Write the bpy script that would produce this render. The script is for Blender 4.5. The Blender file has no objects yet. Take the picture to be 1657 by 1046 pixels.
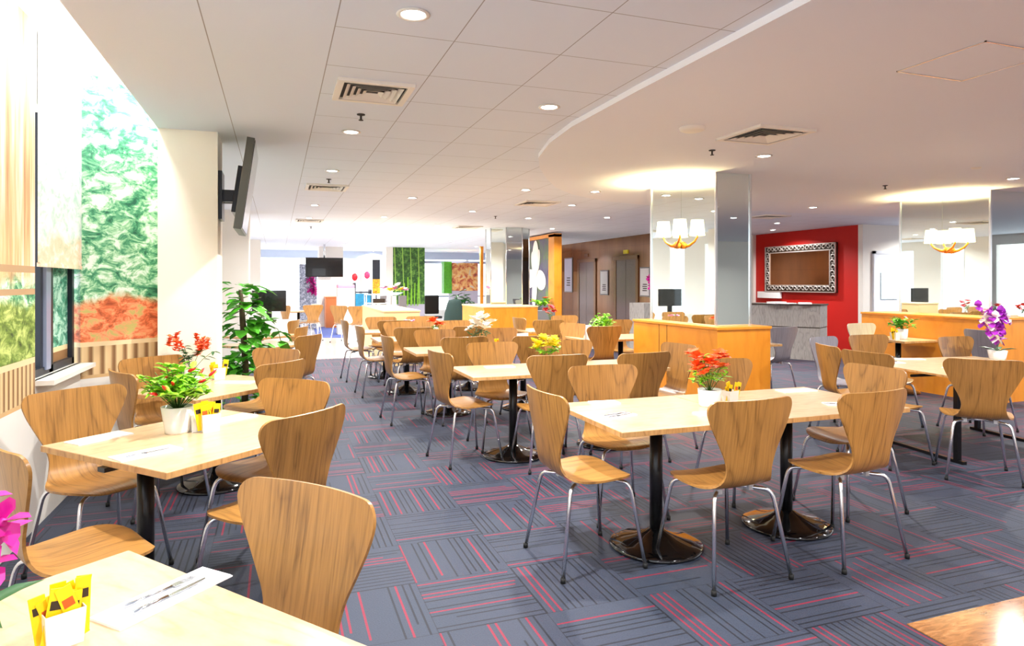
import bpy, bmesh, math, random
from mathutils import Vector, Matrix
random.seed(7)
S = bpy.context.scene
C = S.collection
PI = math.pi

# ------------------------------------------------------------------ camera, world, exposure
F = 1063.0                                     # focal length in pixels of a 1657 px wide frame
YAW = math.atan(380 / F)
cam_d = bpy.data.cameras.new('camera'); cam = bpy.data.objects.new('camera', cam_d); C.objects.link(cam)
cam.location = (0, 0, 1.5); cam.rotation_euler = (PI / 2, 0, -YAW)
cam_d.sensor_width = 36; cam_d.lens = F / 1657 * 36; cam_d.shift_y = -65 / 1657
cam_d.clip_start = .05; cam_d.clip_end = 200
S.camera = cam
W = bpy.data.worlds.new('world'); S.world = W; W.use_nodes = True
W.node_tree.nodes['Background'].inputs[0].default_value = (.90, .95, 1.0, 1)
W.node_tree.nodes['Background'].inputs[1].default_value = 2.3
S.view_settings.view_transform = 'Standard'; S.view_settings.look = 'None'
S.view_settings.exposure = 0.22; S.view_settings.gamma = 1; S.view_settings.use_curve_mapping = False
DOWN_W = 46.0        # watts of one recessed downlight
POCKET_FILL_W = 60.0
SCONCE_W = 62.0
H = 2.74             # tiled ceiling
HL = 2.70            # lower plaster ceiling on the right
ZT = .735            # table tops

# ------------------------------------------------------------------ materials
def lin(c):
    return tuple(((v / 255 + .055) / 1.055) ** 2.4 if v / 255 > .04045 else v / 255 / 12.92 for v in c) + (1,)
class NT:
    def __init__(s, name):
        s.m = bpy.data.materials.new(name); s.m.use_nodes = True; s.t = s.m.node_tree
        s.b = s.t.nodes['Principled BSDF']
    def n(s, typ, **kw):
        x = s.t.nodes.new(typ)
        for k, v in kw.items(): setattr(x, k, v)
        return x
    def l(s, a, b): s.t.links.new(a, b)
    def setin(s, sock, v):
        if hasattr(v, 'links') or isinstance(v, bpy.types.NodeSocket): s.l(v, sock)
        else: sock.default_value = v
    def m_(s, op, a, b=0.0, c=None):
        x = s.n('ShaderNodeMath', operation=op); s.setin(x.inputs[0], a); s.setin(x.inputs[1], b)
        if c is not None: s.setin(x.inputs[2], c)
        return x.outputs[0]
    def mix(s, f, a, b):
        x = s.n('ShaderNodeMix', data_type='RGBA'); s.setin(x.inputs[0], f); s.setin(x.inputs[6], a); s.setin(x.inputs[7], b)
        return x.outputs[2]
    def ramp(s, f, stops, interp='LINEAR'):
        x = s.n('ShaderNodeValToRGB'); s.l(f, x.inputs[0]); r = x.color_ramp; r.interpolation = interp
        while len(r.elements) < len(stops): r.elements.new(.5)
        for e, (p, c) in zip(r.elements, stops): e.position = p; e.color = c
        return x.outputs[0]
    def noise(s, vec, scale, detail=3, rough=.5, dist=0, out=0):
        x = s.n('ShaderNodeTexNoise'); s.l(vec, x.inputs['Vector']); x.inputs['Scale'].default_value = scale
        x.inputs['Detail'].default_value = detail; x.inputs['Roughness'].default_value = rough; x.inputs['Distortion'].default_value = dist
        return x.outputs[out]
    def scale(s, vec, sc, off=(0, 0, 0)):
        x = s.n('ShaderNodeMapping'); s.l(vec, x.inputs[0]); x.inputs['Scale'].default_value = sc; x.inputs['Location'].default_value = off
        return x.outputs[0]
    def bump(s, h, strength=.2, dist=.01):
        x = s.n('ShaderNodeBump'); s.l(h, x.inputs['Height']); x.inputs['Strength'].default_value = strength; x.inputs['Distance'].default_value = dist
        s.l(x.outputs[0], s.b.inputs['Normal'])
def pmat(name, col, rough=.5, metal=0, spec=.5, var=.06, vscale=6, emit=None, estr=0, alpha=None, coat=0, trans=0):
    k = NT(name); c = lin(col)
    tc = k.n('ShaderNodeTexCoord').outputs['Object']
    if var:
        nz = k.noise(tc, vscale, 3)
        k.l(k.mix(nz, tuple(v * (1 - var) for v in c[:3]) + (1,), tuple(min(1, v * (1 + var)) for v in c[:3]) + (1,)), k.b.inputs['Base Color'])
    else: k.b.inputs['Base Color'].default_value = c
    k.b.inputs['Roughness'].default_value = rough; k.b.inputs['Metallic'].default_value = metal
    k.b.inputs['Specular IOR Level'].default_value = spec; k.b.inputs['Coat Weight'].default_value = coat
    k.b.inputs['Transmission Weight'].default_value = trans
    if emit: k.b.inputs['Emission Color'].default_value = lin(emit); k.b.inputs['Emission Strength'].default_value = estr
    return k.m
def wood(name, light, dark, uv=True, rough=.38, gs=1.0, coat=.15, stretch=(14, 1.6, 1)):
    k = NT(name); tc = k.n('ShaderNodeTexCoord')
    oi = k.n('ShaderNodeObjectInfo').outputs['Random']
    v = tc.outputs['UV'] if uv else tc.outputs['Object']
    ad = k.n('ShaderNodeVectorMath', operation='ADD'); k.l(v, ad.inputs[0])
    cb = k.n('ShaderNodeCombineXYZ'); k.l(k.m_('MULTIPLY', oi, 37.), cb.inputs[0]); k.l(k.m_('MULTIPLY', oi, 91.), cb.inputs[1]); k.l(k.m_('MULTIPLY', oi, 17.), cb.inputs[2])
    k.l(cb.outputs[0], ad.inputs[1]); v = ad.outputs[0]
    fine = k.noise(k.scale(v, (stretch[0] * 9 * gs, stretch[1] * 3 * gs, stretch[2] * 9)), 1.0, 4, .6)
    big = k.noise(k.scale(v, (stretch[0] * .34 * gs, stretch[1] * .42 * gs, stretch[2])), 1.0, 2, .5, .25)
    rings = k.m_('PINGPONG', k.m_('MULTIPLY', big, 10.0), .5)
    r2 = k.m_('POWER', k.m_('MULTIPLY', rings, 2.0), 4.0)
    f = k.m_('ADD', k.m_('MULTIPLY', fine, .86), k.m_('MULTIPLY', r2, .20))
    L, D = lin(light), lin(dark)
    col = k.ramp(f, [(.22, L), (.48, tuple((L[i] * .7 + D[i] * .3) for i in range(3)) + (1,)), (.85, D)])
    k.l(col, k.b.inputs['Base Color']); k.b.inputs['Roughness'].default_value = rough; k.b.inputs['Coat Weight'].default_value = coat
    k.b.inputs['Coat Roughness'].default_value = .2
    k.bump(f, .06, .004)
    return k.m
M = {}
M['shell'] = wood('chair_veneer', (184, 132, 66), (92, 58, 22))
M['shell_grey'] = wood('grey_chair_veneer', (150, 146, 154), (112, 108, 118))
M['shell_pale'] = wood('pale_chair_veneer', (205, 200, 180), (170, 160, 135))
M['top'] = wood('table_laminate', (212, 184, 146), (180, 142, 98), uv=False, rough=.3, stretch=(1.4, 9, 1), coat=.3)
M['edge'] = wood('table_edging', (216, 168, 106), (150, 100, 52), uv=False, rough=.5, stretch=(9, 9, 1))
M['chrome'] = pmat('chrome', (236, 238, 242), .22, 1, var=0)
M['black'] = pmat('black_metal', (14, 14, 16), .28, .2, var=0)
M['base'] = pmat('polished_black_base', (16, 16, 18), .10, .5, var=0, coat=1)
M['rubber'] = pmat('rubber', (18, 18, 18), .7, var=0)
M['bracket'] = pmat('clear_plastic', (200, 202, 205), .25, var=0)
M['white'] = pmat('white_paint', (236, 232, 224), .6, var=.015, vscale=.7)
M['cream'] = pmat('cream_paint', (250, 242, 224), .6, var=.02, vscale=.7)
M['plaster'] = pmat('ceiling_plaster', (224, 226, 234), .8, var=.012, vscale=.4)
M['ceramic'] = pmat('white_ceramic', (240, 236, 230), .22, var=.01, coat=.4)
M['paper'] = pmat('white_paper', (245, 245, 245), .8, var=.02, vscale=30)
M['steel'] = pmat('cutlery_steel', (190, 192, 198), .18, 1, var=0)
M['yellow'] = pmat('yellow_sachet', (250, 205, 10), .4, var=.1, vscale=60)
M['mark'] = pmat('dark_print', (50, 34, 20), .6, var=0)
M['redmark'] = pmat('orange_print', (206, 88, 20), .6, var=0)
M['orange'] = wood('orange_veneer', (238, 152, 40), (214, 124, 22), uv=False, rough=.4, stretch=(2, 2, .4))
M['peach'] = pmat('pale_beech_panel', (240, 206, 150), .5, var=.05)
M['mirror'] = pmat('mirror_glass', (228, 238, 236), .015, 1, var=0)
M['trimsilver'] = pmat('silver_trim', (225, 228, 230), .2, .9, var=0)
M['screen'] = pmat('black_screen', (10, 10, 12), .12, var=0, coat=.5)
M['bezel'] = pmat('grey_bezel', (86, 86, 78), .35, .3, var=.03)
M['red'] = pmat('red_wall_paint', (196, 22, 12), .55, var=.05, vscale=1.2)
M['maroon'] = pmat('maroon_paint', (120, 20, 40), .55, var=.03)
M['greyboard'] = wood('weathered_grey_board', (168, 164, 160), (104, 100, 98), uv=False, rough=.7, stretch=(12, 12, 1.2), coat=0)
M['planter'] = pmat('grey_planter', (120, 122, 124), .6, var=.05)
M['door'] = pmat('white_door_paint', (236, 242, 250), .45, var=.01)
M['blueglass'] = pmat('pale_blue_window', (205, 236, 240), .08, var=.01, coat=.6)
M['leaf'] = pmat('leaf_green', (84, 170, 44), .42, var=.45, vscale=14)
M['leafdark'] = pmat('dark_leaf_green', (30, 92, 36), .42, var=.4, vscale=10)
M['leaflime'] = pmat('lime_leaf', (140, 205, 40), .45, var=.3, vscale=25)
M['stem'] = pmat('brown_stem', (70, 56, 28), .8, var=.2, vscale=30)
M['stemgreen'] = pmat('green_stem', (70, 110, 40), .6, var=.1)
M['soil'] = pmat('dark_soil', (40, 30, 22), .9, var=.3, vscale=40)
M['chili'] = pmat('red_chili', (206, 20, 22), .3, var=.12, vscale=20)
M['f_orange'] = pmat('orange_petal', (246, 92, 26), .55, var=.2, vscale=40)
M['f_yellow'] = pmat('yellow_petal', (250, 226, 30), .55, var=.15, vscale=40)
M['f_white'] = pmat('white_petal', (250, 246, 236), .55, var=.04)
M['f_red'] = pmat('red_petal', (215, 24, 40), .55, var=.1)
M['f_pink'] = pmat('pink_petal', (230, 150, 190), .55, var=.1)
M['f_magenta'] = pmat('magenta_petal', (206, 20, 150), .5, var=.2, vscale=15)
M['f_purple'] = pmat('purple_petal', (176, 50, 196), .5, var=.3, vscale=15)
M['gold'] = pmat('antique_gold', (214, 130, 40), .35, .5, var=.1)
M['shade'] = pmat('lit_lamp_shade', (255, 246, 224), .7, emit=(255, 232, 180), estr=2.6, var=0)
M['lamp'] = pmat('downlight_lens', (255, 255, 255), .4, emit=(255, 252, 246), estr=22, var=0)
M['pocket_fill'] = pmat('pocket_fill_tube', (255, 255, 255), .4, emit=(255, 250, 240), estr=6, var=0)
M['ventdark'] = pmat('duct_dark', (58, 54, 52), .8, var=0)
M['vent'] = pmat('vent_white', (232, 226, 216), .5, var=0)
M['frame_dark'] = pmat('dark_window_frame', (34, 40, 52), .4, .2, var=.02)
M['frame_grey'] = pmat('grey_window_frame', (150, 160, 190), .4, .2, var=.02)
M['blind'] = pmat('white_roller_blind', (236, 240, 250), .8, var=.02)
M['shinyfloor'] = pmat('pale_floor_tile', (228, 222, 218), .12, var=.03, vscale=1.5, coat=.3)
M['bluemat'] = pmat('blue_mat', (70, 86, 150), .8, var=.08)
M['terracotta'] = pmat('terracotta_panel', (196, 110, 56), .5, var=.05)
M['blue'] = pmat('blue_display', (40, 130, 170), .3, var=.5, vscale=9)
M['pinktop'] = pmat('pink_plastic', (240, 150, 180), .4, var=.05)
M['darkgreen'] = pmat('dark_green_cloth', (16, 44, 40), .8, var=.2)
M['greymetal'] = pmat('grey_metal', (128, 124, 126), .4, .4, var=.04)
M['lilac'] = pmat('lilac_grey_panel', (176, 172, 190), .5, var=.04)

def carpet():
    k = NT('striped_carpet_tiles'); p = k.n('ShaderNodeNewGeometry').outputs['Position']
    sx = k.n('ShaderNodeSeparateXYZ'); k.l(p, sx.inputs[0]); x, y = sx.outputs[0], sx.outputs[1]
    T = .5
    gx = k.m_('DIVIDE', k.m_('SUBTRACT', x, .15), T); gy = k.m_('DIVIDE', k.m_('SUBTRACT', y, .25), T)
    cx = k.m_('FLOOR', gx); cy = k.m_('FLOOR', gy)
    par = k.m_('FLOORED_MODULO', k.m_('ADD', cx, cy), 2.0)
    u = k.m_('FRACT', gx); v = k.m_('FRACT', gy)
    a = k.m_('ADD', k.m_('MULTIPLY', u, par), k.m_('MULTIPLY', v, k.m_('SUBTRACT', 1.0, par)))       # across the stripes
    b = k.m_('ADD', k.m_('MULTIPLY', v, par), k.m_('MULTIPLY', u, k.m_('SUBTRACT', 1.0, par)))       # along them
    N = 14
    an = k.m_('MULTIPLY', a, N); idx = k.m_('FLOOR', an); fr = k.m_('FRACT', an)
    cb = k.n('ShaderNodeCombineXYZ'); k.l(cx, cb.inputs[0]); k.l(cy, cb.inputs[1]); k.l(idx, cb.inputs[2])
    wn = k.n('ShaderNodeTexWhiteNoise', noise_dimensions='3D'); k.l(cb.outputs[0], wn.inputs[0]); r = wn.outputs[0]
    wc = k.n('ShaderNodeSeparateColor'); k.l(wn.outputs[1], wc.inputs[0])
    thin = k.m_('LESS_THAN', fr, .27)
    seg = k.m_('LESS_THAN', k.m_('ABSOLUTE', k.m_('SUBTRACT', b, wc.outputs[1])), k.m_('ADD', .6, k.m_('MULTIPLY', wc.outputs[2], .6)))
    isred = k.m_('LESS_THAN', r, .26)
    redw = k.m_('LESS_THAN', fr, .30)
    red = k.m_('MULTIPLY', k.m_('MULTIPLY', isred, redw), seg)
    blk = k.m_('MULTIPLY', k.m_('MULTIPLY', k.m_('GREATER_THAN', r, .50), thin), seg)
    nz = k.noise(p, 160, 2); big = k.noise(p, 1.3, 2)
    base = k.mix(nz, lin((30, 39, 52)), lin((57, 69, 86)))
    base = k.mix(k.m_('MULTIPLY', big, .3), base, lin((72, 62, 84)))
    c1 = k.mix(k.m_('MULTIPLY', blk, .75), base, lin((10, 12, 22)))
    c2 = k.mix(k.m_('MULTIPLY', red, .85), c1, lin((132, 24, 50)))
    e1 = k.m_('LESS_THAN', k.m_('MINIMUM', u, v), .008)
    c3 = k.mix(k.m_('MULTIPLY', e1, .6), c2, lin((24, 24, 34)))
    k.l(c3, k.b.inputs['Base Color']); k.b.inputs['Roughness'].default_value = .62; k.b.inputs['Specular IOR Level'].default_value = .35
    k.bump(nz, .3, .004)
    return k.m
M['carpet'] = carpet()
def ceiling_mat():
    k = NT('ceiling_tiles'); p = k.n('ShaderNodeNewGeometry').outputs['Position']
    sx = k.n('ShaderNodeSeparateXYZ'); k.l(p, sx.inputs[0])
    def line(c, off, w=.0028):
        fr = k.m_('FRACT', k.m_('ADD', k.m_('DIVIDE', k.m_('SUBTRACT', c, off), .593), .5))
        return k.m_('LESS_THAN', k.m_('MULTIPLY', k.m_('ABSOLUTE', k.m_('SUBTRACT', fr, .5)), .593), w)
    ly = k.m_('MULTIPLY', line(sx.outputs[1], .33 - .02), k.m_('GREATER_THAN', sx.outputs[0], .26))
    g = k.m_('MAXIMUM', line(sx.outputs[0], .263), ly)
    nz = k.noise(p, .5, 2)
    c = k.mix(nz, lin((216, 223, 236)), lin((222, 228, 240)))
    k.l(k.mix(k.m_('MULTIPLY', g, .75), c, lin((120, 112, 108))), k.b.inputs['Base Color']); k.b.inputs['Roughness'].default_value = .75
    return k.m
M['ceil'] = ceiling_mat()
def bronze():
    k = NT('bronze_laminate_panels'); p = k.n('ShaderNodeNewGeometry').outputs['Position']
    nz = k.noise(k.scale(p, (3, 2.2, .5)), 1.0, 4, .6); n2 = k.noise(k.scale(p, (1, 1, 1)), 1.4, 3)
    c = k.mix(nz, lin((100, 62, 36)), lin((176, 124, 78)))
    c = k.mix(k.m_('MULTIPLY', n2, .35), c, lin((140, 112, 96)))
    sx = k.n('ShaderNodeSeparateXYZ'); k.l(p, sx.inputs[0])
    a = k.m_('LESS_THAN', k.m_('FRACT', k.m_('DIVIDE', sx.outputs[1], .61)), .012)
    b = k.m_('LESS_THAN', k.m_('FRACT', k.m_('DIVIDE', sx.outputs[2], .62)), .01)
    k.l(k.mix(k.m_('MULTIPLY', k.m_('MAXIMUM', a, b), .5), c, lin((70, 50, 42))), k.b.inputs['Base Color'])
    k.b.inputs['Roughness'].default_value = .14; k.b.inputs['Metallic'].default_value = .5
    return k.m
M['bronze'] = bronze()
M['liftdoor'] = pmat('bronze_lift_door', (120, 102, 98), .22, .7, var=.12, vscale=2)
M['liftgold'] = pmat('brass_lift_frame', (132, 96, 66), .2, .7, var=.15, vscale=2)
def brown_floor():
    k = NT('polished_brown_boards'); p = k.n('ShaderNodeNewGeometry').outputs['Position']
    nz = k.noise(k.scale(p, (3, 14, 1)), 2.4, 5, .7, 1.0)
    k.l(k.ramp(nz, [(.25, lin((92, 52, 24))), (.5, lin((150, 96, 50))), (.75, lin((196, 140, 88)))]), k.b.inputs['Base Color'])
    k.b.inputs['Roughness'].default_value = .14; k.b.inputs['Coat Weight'].default_value = .5
    return k.m
M['brownfloor'] = brown_floor()
def mural(name, along, bands, slat_axis):
    """a photographic forest print: bands of colour by height with leafy noise; along = world axis index along the wall"""
    k = NT(name); p = k.n('ShaderNodeNewGeometry').outputs['Position']
    sx = k.n('ShaderNodeSeparateXYZ'); k.l(p, sx.inputs[0]); a, z = sx.outputs[along], sx.outputs[2]
    wob = k.noise(p, 3.0, 3, .6)
    zz = k.m_('ADD', z, k.m_('MULTIPLY', k.m_('SUBTRACT', wob, .5), .34))
    n1 = k.noise(k.scale(p, (1, 1, 1.6)), 8, 9, .7, .6); nv = k.noise(k.scale(p, (8, 8, .5)), 1.0, 4, .6)
    green = k.ramp(n1, [(.36, lin((30, 96, 70))), (.45, lin((84, 168, 120))), (.51, lin((168, 220, 170))), (.58, lin((240, 252, 240)))])
    teal = k.ramp(n1, [(.34, lin((16, 70, 60))), (.47, lin((60, 160, 130))), (.58, lin((190, 236, 220)))])
    bush = k.ramp(n1, [(.34, lin((50, 66, 34))), (.47, lin((120, 150, 60))), (.6, lin((206, 224, 130)))])
    maple = k.ramp(n1, [(.36, lin((170, 76, 40))), (.46, lin((236, 120, 70))), (.53, lin((248, 168, 120))), (.6, lin((206, 190, 110)))])
    trunk = k.ramp(nv, [(.38, lin((190, 120, 78))), (.5, lin((250, 206, 150))), (.6, lin((255, 250, 236)))])
    pal = {'green': green, 'teal': teal, 'bush': bush, 'maple': maple, 'trunk': trunk, 'pale': k.ramp(n1, [(.36, lin((190, 222, 206))), (.5, lin((238, 248, 246))), (.62, lin((255, 255, 255)))]), 'peach': k.ramp(n1, [(.36, lin((206, 206, 170))), (.5, lin((252, 220, 190))), (.62, lin((250, 244, 236)))])}
    col = pal[bands[0][1]]
    for zt, nm in bands[1:]:
        if nm == 'rail':
            f = k.m_('MULTIPLY', k.m_('GREATER_THAN', z, zt[0]), k.m_('LESS_THAN', z, zt[1]))
            col = k.mix(f, col, lin((196, 160, 120))); continue
        f = k.m_('SMOOTH_MIN', 1.0, k.m_('MAXIMUM', 0.0, k.m_('MULTIPLY', k.m_('SUBTRACT', zt, zz), 14.0)), .1)
        col = k.mix(f, col, pal[nm])
    # bamboo fence along the foot of the print
    s = k.m_('FRACT', k.m_('MULTIPLY', sx.outputs[slat_axis], 15.0))
    sl = k.ramp(s, [(0, lin((120, 84, 50))), (.12, lin((150, 112, 72))), (.3, lin((230, 200, 150))), (.7, lin((222, 188, 138))), (.9, lin((150, 110, 70)))])
    top = k.m_('GREATER_THAN', z, 1.015)
    sl = k.mix(top, sl, lin((240, 216, 170)))
    rl = k.m_('LESS_THAN', z, .80); sl = k.mix(rl, sl, lin((214, 176, 124)))
    col = k.mix(k.m_('LESS_THAN', z, 1.05), col, sl)
    k.l(col, k.b.inputs['Base Color']); k.b.inputs['Roughness'].default_value = .6
    return k.m
M['mural_a'] = mural('forest_print', 1, [(9, 'trunk'), (1.55, 'green'), (1.42, 'bush'), ((1.56, 1.60), 'rail'), ((1.43, 1.465), 'rail')], 1)
M['mural_b'] = mural('maple_print', 0, [(9, 'green'), (1.40, 'maple')], 0)
M['mural_d'] = mural('window_glow_print', 1, [(9, 'pale'), (1.85, 'peach')], 1)  # print kept pale to imitate window glow through the blind
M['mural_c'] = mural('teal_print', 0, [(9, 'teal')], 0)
def bamboo():
    k = NT('bamboo_print'); p = k.n('ShaderNodeTexCoord').outputs['Object']
    n1 = k.noise(p, 9, 6, .7); sx = k.n('ShaderNodeSeparateXYZ'); k.l(p, sx.inputs[0])
    c = k.ramp(n1, [(.3, lin((16, 40, 14))), (.5, lin((50, 96, 34))), (.68, lin((120, 170, 70)))])
    fr = k.m_('FRACT', k.m_('MULTIPLY', k.m_('ADD', sx.outputs[0], k.m_('MULTIPLY', sx.outputs[2], .03)), 3.6))
    st = k.m_('MULTIPLY', k.m_('GREATER_THAN', fr, .42), k.m_('LESS_THAN', fr, .53))
    k.l(k.mix(st, c, lin((150, 196, 80))), k.b.inputs['Base Color']); return k.m
M['bamboo'] = bamboo()
def splash(name, cols, sc=6):
    k = NT(name); p = k.n('ShaderNodeTexCoord').outputs['Object']
    n1 = k.noise(p, sc, 5, .6, .5)
    st = [(.3 + .4 * i / (len(cols) - 1), lin(c)) for i, c in enumerate(cols)]
    k.l(k.ramp(n1, st), k.b.inputs['Base Color']); return k.m
M['glitter'] = splash('silver_glitter', [(70, 74, 90), (150, 156, 176), (230, 232, 244)], 22)
M['posterbg'] = splash('poster_print', [(40, 30, 60), (92, 84, 110), (96, 110, 90), (120, 150, 60)], 1.6)
M['sunflower'] = splash('sunflower_print', [(40, 30, 20), (220, 150, 20), (250, 210, 60)], 14)
M['ornate'] = pmat('ornate_silver', (226, 218, 212), .38, .65, var=.2, vscale=30)
M['bronzemirror'] = pmat('tinted_mirror', (205, 180, 160), .03, 1, var=0)

# ------------------------------------------------------------------ mesh helpers
def bx(bm, x0, x1, y0, y1, z0, z1, mi=0, bev=0):
    r = bmesh.ops.create_cube(bm, size=1)
    for v in r['verts']:
        v.co = Vector(((x0 + x1) / 2 + v.co.x * (x1 - x0), (y0 + y1) / 2 + v.co.y * (y1 - y0), (z0 + z1) / 2 + v.co.z * (z1 - z0)))
    fs = {f for v in r['verts'] for f in v.link_faces}
    for f in fs: f.material_index = mi
    if bev:
        es = list({e for f in fs for e in f.edges})
        bmesh.ops.bevel(bm, geom=es, offset=bev, segments=2, affect='EDGES', profile=.6)
def tube(bm, pts, rad, n=8, cap=True, mi=0):
    pts = [Vector(p) for p in pts]; rads = rad if isinstance(rad, (list, tuple)) else [rad] * len(pts)
    rings = []; up = None
    for i, p in enumerate(pts):
        t = (pts[min(i + 1, len(pts) - 1)] - pts[max(i - 1, 0)]).normalized()
        if up is None:
            up = Vector((0, 0, 1)) if abs(t.z) < .9 else Vector((1, 0, 0))
        a = t.cross(up).normalized(); up = a.cross(t).normalized()
        rings.append([bm.verts.new(p + (a * math.cos(2 * PI * j / n) + up * math.sin(2 * PI * j / n)) * rads[i]) for j in range(n)])
    for r0, r1 in zip(rings, rings[1:]):
        for j in range(n):
            f = bm.faces.new((r0[j], r0[(j + 1) % n], r1[(j + 1) % n], r1[j])); f.smooth = True; f.material_index = mi
    if cap:
        bm.faces.new(rings[0][::-1]).material_index = mi; bm.faces.new(rings[-1]).material_index = mi
def lathe(bm, prof, n=24, c=(0, 0, 0), mi=0, smooth=True):
    rings = []
    for r, z in prof:
        if r < 1e-5: rings.append([bm.verts.new((c[0], c[1], c[2] + z))])
        else: rings.append([bm.verts.new((c[0] + r * math.cos(2 * PI * j / n), c[1] + r * math.sin(2 * PI * j / n), c[2] + z)) for j in range(n)])
    for a, b in zip(rings, rings[1:]):
        for j in range(n):
            q = []
            for v in (a[j % len(a)], a[(j + 1) % len(a)], b[(j + 1) % len(b)], b[j % len(b)]):
                if v not in q: q.append(v)
            if len(q) > 2:
                f = bm.faces.new(q); f.smooth = smooth; f.material_index = mi
def prism(bm, poly, z0, z1, mi=0):
    a = [bm.verts.new((x, y, z0)) for x, y in poly]; b = [bm.verts.new((x, y, z1)) for x, y in poly]
    n = len(poly)
    bm.faces.new(a[::-1]).material_index = mi; bm.faces.new(b).material_index = mi
    for i in range(n): bm.faces.new((a[i], a[(i + 1) % n], b[(i + 1) % n], b[i])).material_index = mi
def leaf(bm, base, tip, width, fold=.25, mi=0, droop=.15):
    base, tip = Vector(base), Vector(tip); d = tip - base; L = d.length
    if L < 1e-6: return
    d.normalize(); s = d.cross(Vector((0, 0, 1)))
    if s.length < .1: s = d.cross(Vector((1, 0, 0)))
    s.normalize(); nrm = s.cross(d).normalized()
    def P(t, w, k): return base + d * (L * t) + s * (w * width) + nrm * (k * width) - Vector((0, 0, droop * L * t * t))
    v = [P(0, 0, 0), P(.3, -.5, fold), P(.7, -.38, fold * .8), P(1, 0, 0), P(.7, .38, fold * .8), P(.3, .5, fold), P(.35, 0, 0), P(.7, 0, 0)]
    v = [bm.verts.new(q) for q in v]
    for q in ((0, 1, 6), (1, 2, 7, 6), (2, 3, 7), (0, 6, 5), (6, 7, 4, 5), (7, 3, 4)):
        f = bm.faces.new([v[i] for i in q]); f.smooth = True; f.material_index = mi
def ball(bm, c, r, mi=0, sub=2, sc=(1, 1, 1)):
    q = bmesh.ops.create_icosphere(bm, subdivisions=sub, radius=r)
    for v in q['verts']: v.co = Vector((v.co.x * sc[0], v.co.y * sc[1], v.co.z * sc[2])) + Vector(c)
    for f in {f for v in q['verts'] for f in v.link_faces}: f.smooth = True; f.material_index = mi
def obj(name, bm, mats, parent=None, loc=None, rot=None):
    me = bpy.data.meshes.new(name)
    bmesh.ops.recalc_face_normals(bm, faces=bm.faces[:]) if name not in ('foliage',) else None
    bm.to_mesh(me); bm.free()
    for m in (mats if isinstance(mats, (list, tuple)) else [mats]): me.materials.append(m)
    o = bpy.data.objects.new(name, me); C.objects.link(o)
    if parent is not None: o.parent = parent
    if loc: o.location = loc
    if rot is not None: o.rotation_euler = rot
    return o
def tag(o, label, cat, group=None, kind=None):
    o['label'] = label; o['category'] = cat
    if group: o['group'] = group
    if kind: o['kind'] = kind
    return o
def thing(name, label, cat, loc=(0, 0, 0), rz=0, group=None):
    o = bpy.data.objects.new(name, None); o.empty_display_size = .1; C.objects.link(o)
    o.location = loc; o.rotation_euler = (0, 0, rz); return tag(o, label, cat, group)
def B(): return bmesh.new()
def dup(src, loc, rz, label, group=None, mats=None):
    def cp(o, par):
        c = o.copy(); C.objects.link(c)
        if par is not None: c.parent = par
        for ch in kids.get(o.name, []): cp(ch, c)
        return c
    kids = {}
    for o in all_children(src): kids.setdefault(o.parent.name, []).append(o)
    r = cp(src, None); r.location = loc; r.rotation_euler = (0, 0, rz); r['label'] = label
    if group: r['group'] = group
    return r
def all_children(o):
    out = []
    for c in KIDS.get(o.name, []): out.append(c); out += all_children(c)
    return out
KIDS = {}
def part(name, bm, mats, parent, **k):
    o = obj(name, bm, mats, parent, **k); KIDS.setdefault(parent.name, []).append(o); return o
def struct(name, bm, mats):
    o = obj(name, bm, mats); o['kind'] = 'structure'; return o
def box_obj(name, x0, x1, y0, y1, z0, z1, m, parent=None, bev=0):
    b = B(); bx(b, x0, x1, y0, y1, z0, z1, 0, bev)
    return part(name, b, m, parent) if parent is not None else obj(name, b, m)
def box_struct(name, *a):
    b = B(); bx(b, *a[:6]); return struct(name, b, a[6])

# ------------------------------------------------------------------ the setting
b = B(); bx(b, -1.6, 17, -4, 13.45, -.1, 0); struct('floor', b, M['carpet'])
b = B(); bx(b, -1.6, 17, 13.45, 28.6, -.1, 0); struct('floor_tiled', b, M['shinyfloor'])
b = B(); prism(b, [(2.60, 2.13), (6.5, 2.13), (6.5, -3.9), (2.56, -3.9)], 0, .004); struct('floor_boards', b, M['brownfloor'])
b = B(); prism(b, [(1.02, 18.7), (1.8, 18.4), (1.9, 22.9), (1.15, 23.2)], 0, .008)
tag(obj('floor_mat', b, M['bluemat']), 'blue mat lying on the pale shiny floor far behind', 'mat')
b = B(); bx(b, -.86, 17, -4, 28.6, H, H + .06); bx(b, -.90, -.86, -4, 28.6, H, 3.12); struct('ceiling', b, M['ceil'])
b = B(); bx(b, -1.45, -.86, -4, 28.6, 3.08, 3.14); struct('ceiling_pocket', b, M['white'])
poly = [(2.20, -3.9), (2.12, 3.6), (2.13, 4.6), (2.2, 5.2), (2.36, 5.85), (2.6, 6.4), (2.9, 6.95), (3.3, 7.6), (3.8, 8.15), (4.5, 8.6), (5.4, 8.85), (6.4, 8.95), (16.9, 8.95), (16.9, -3.9)]
b = B(); prism(b, poly, HL, H + .01)
for f in b.faces:
    if abs(f.normal.z) < .5: f.material_index = 1
b.normal_update()
for f in b.faces: f.material_index = 1 if abs(f.normal.z) < .5 else 0
struct('ceiling_lower', b, [M['plaster'], pmat('lit_lip_white', (250, 250, 252), .5, var=0)])  # slab sides painted whiter than the plaster to imitate light on the lip
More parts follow.
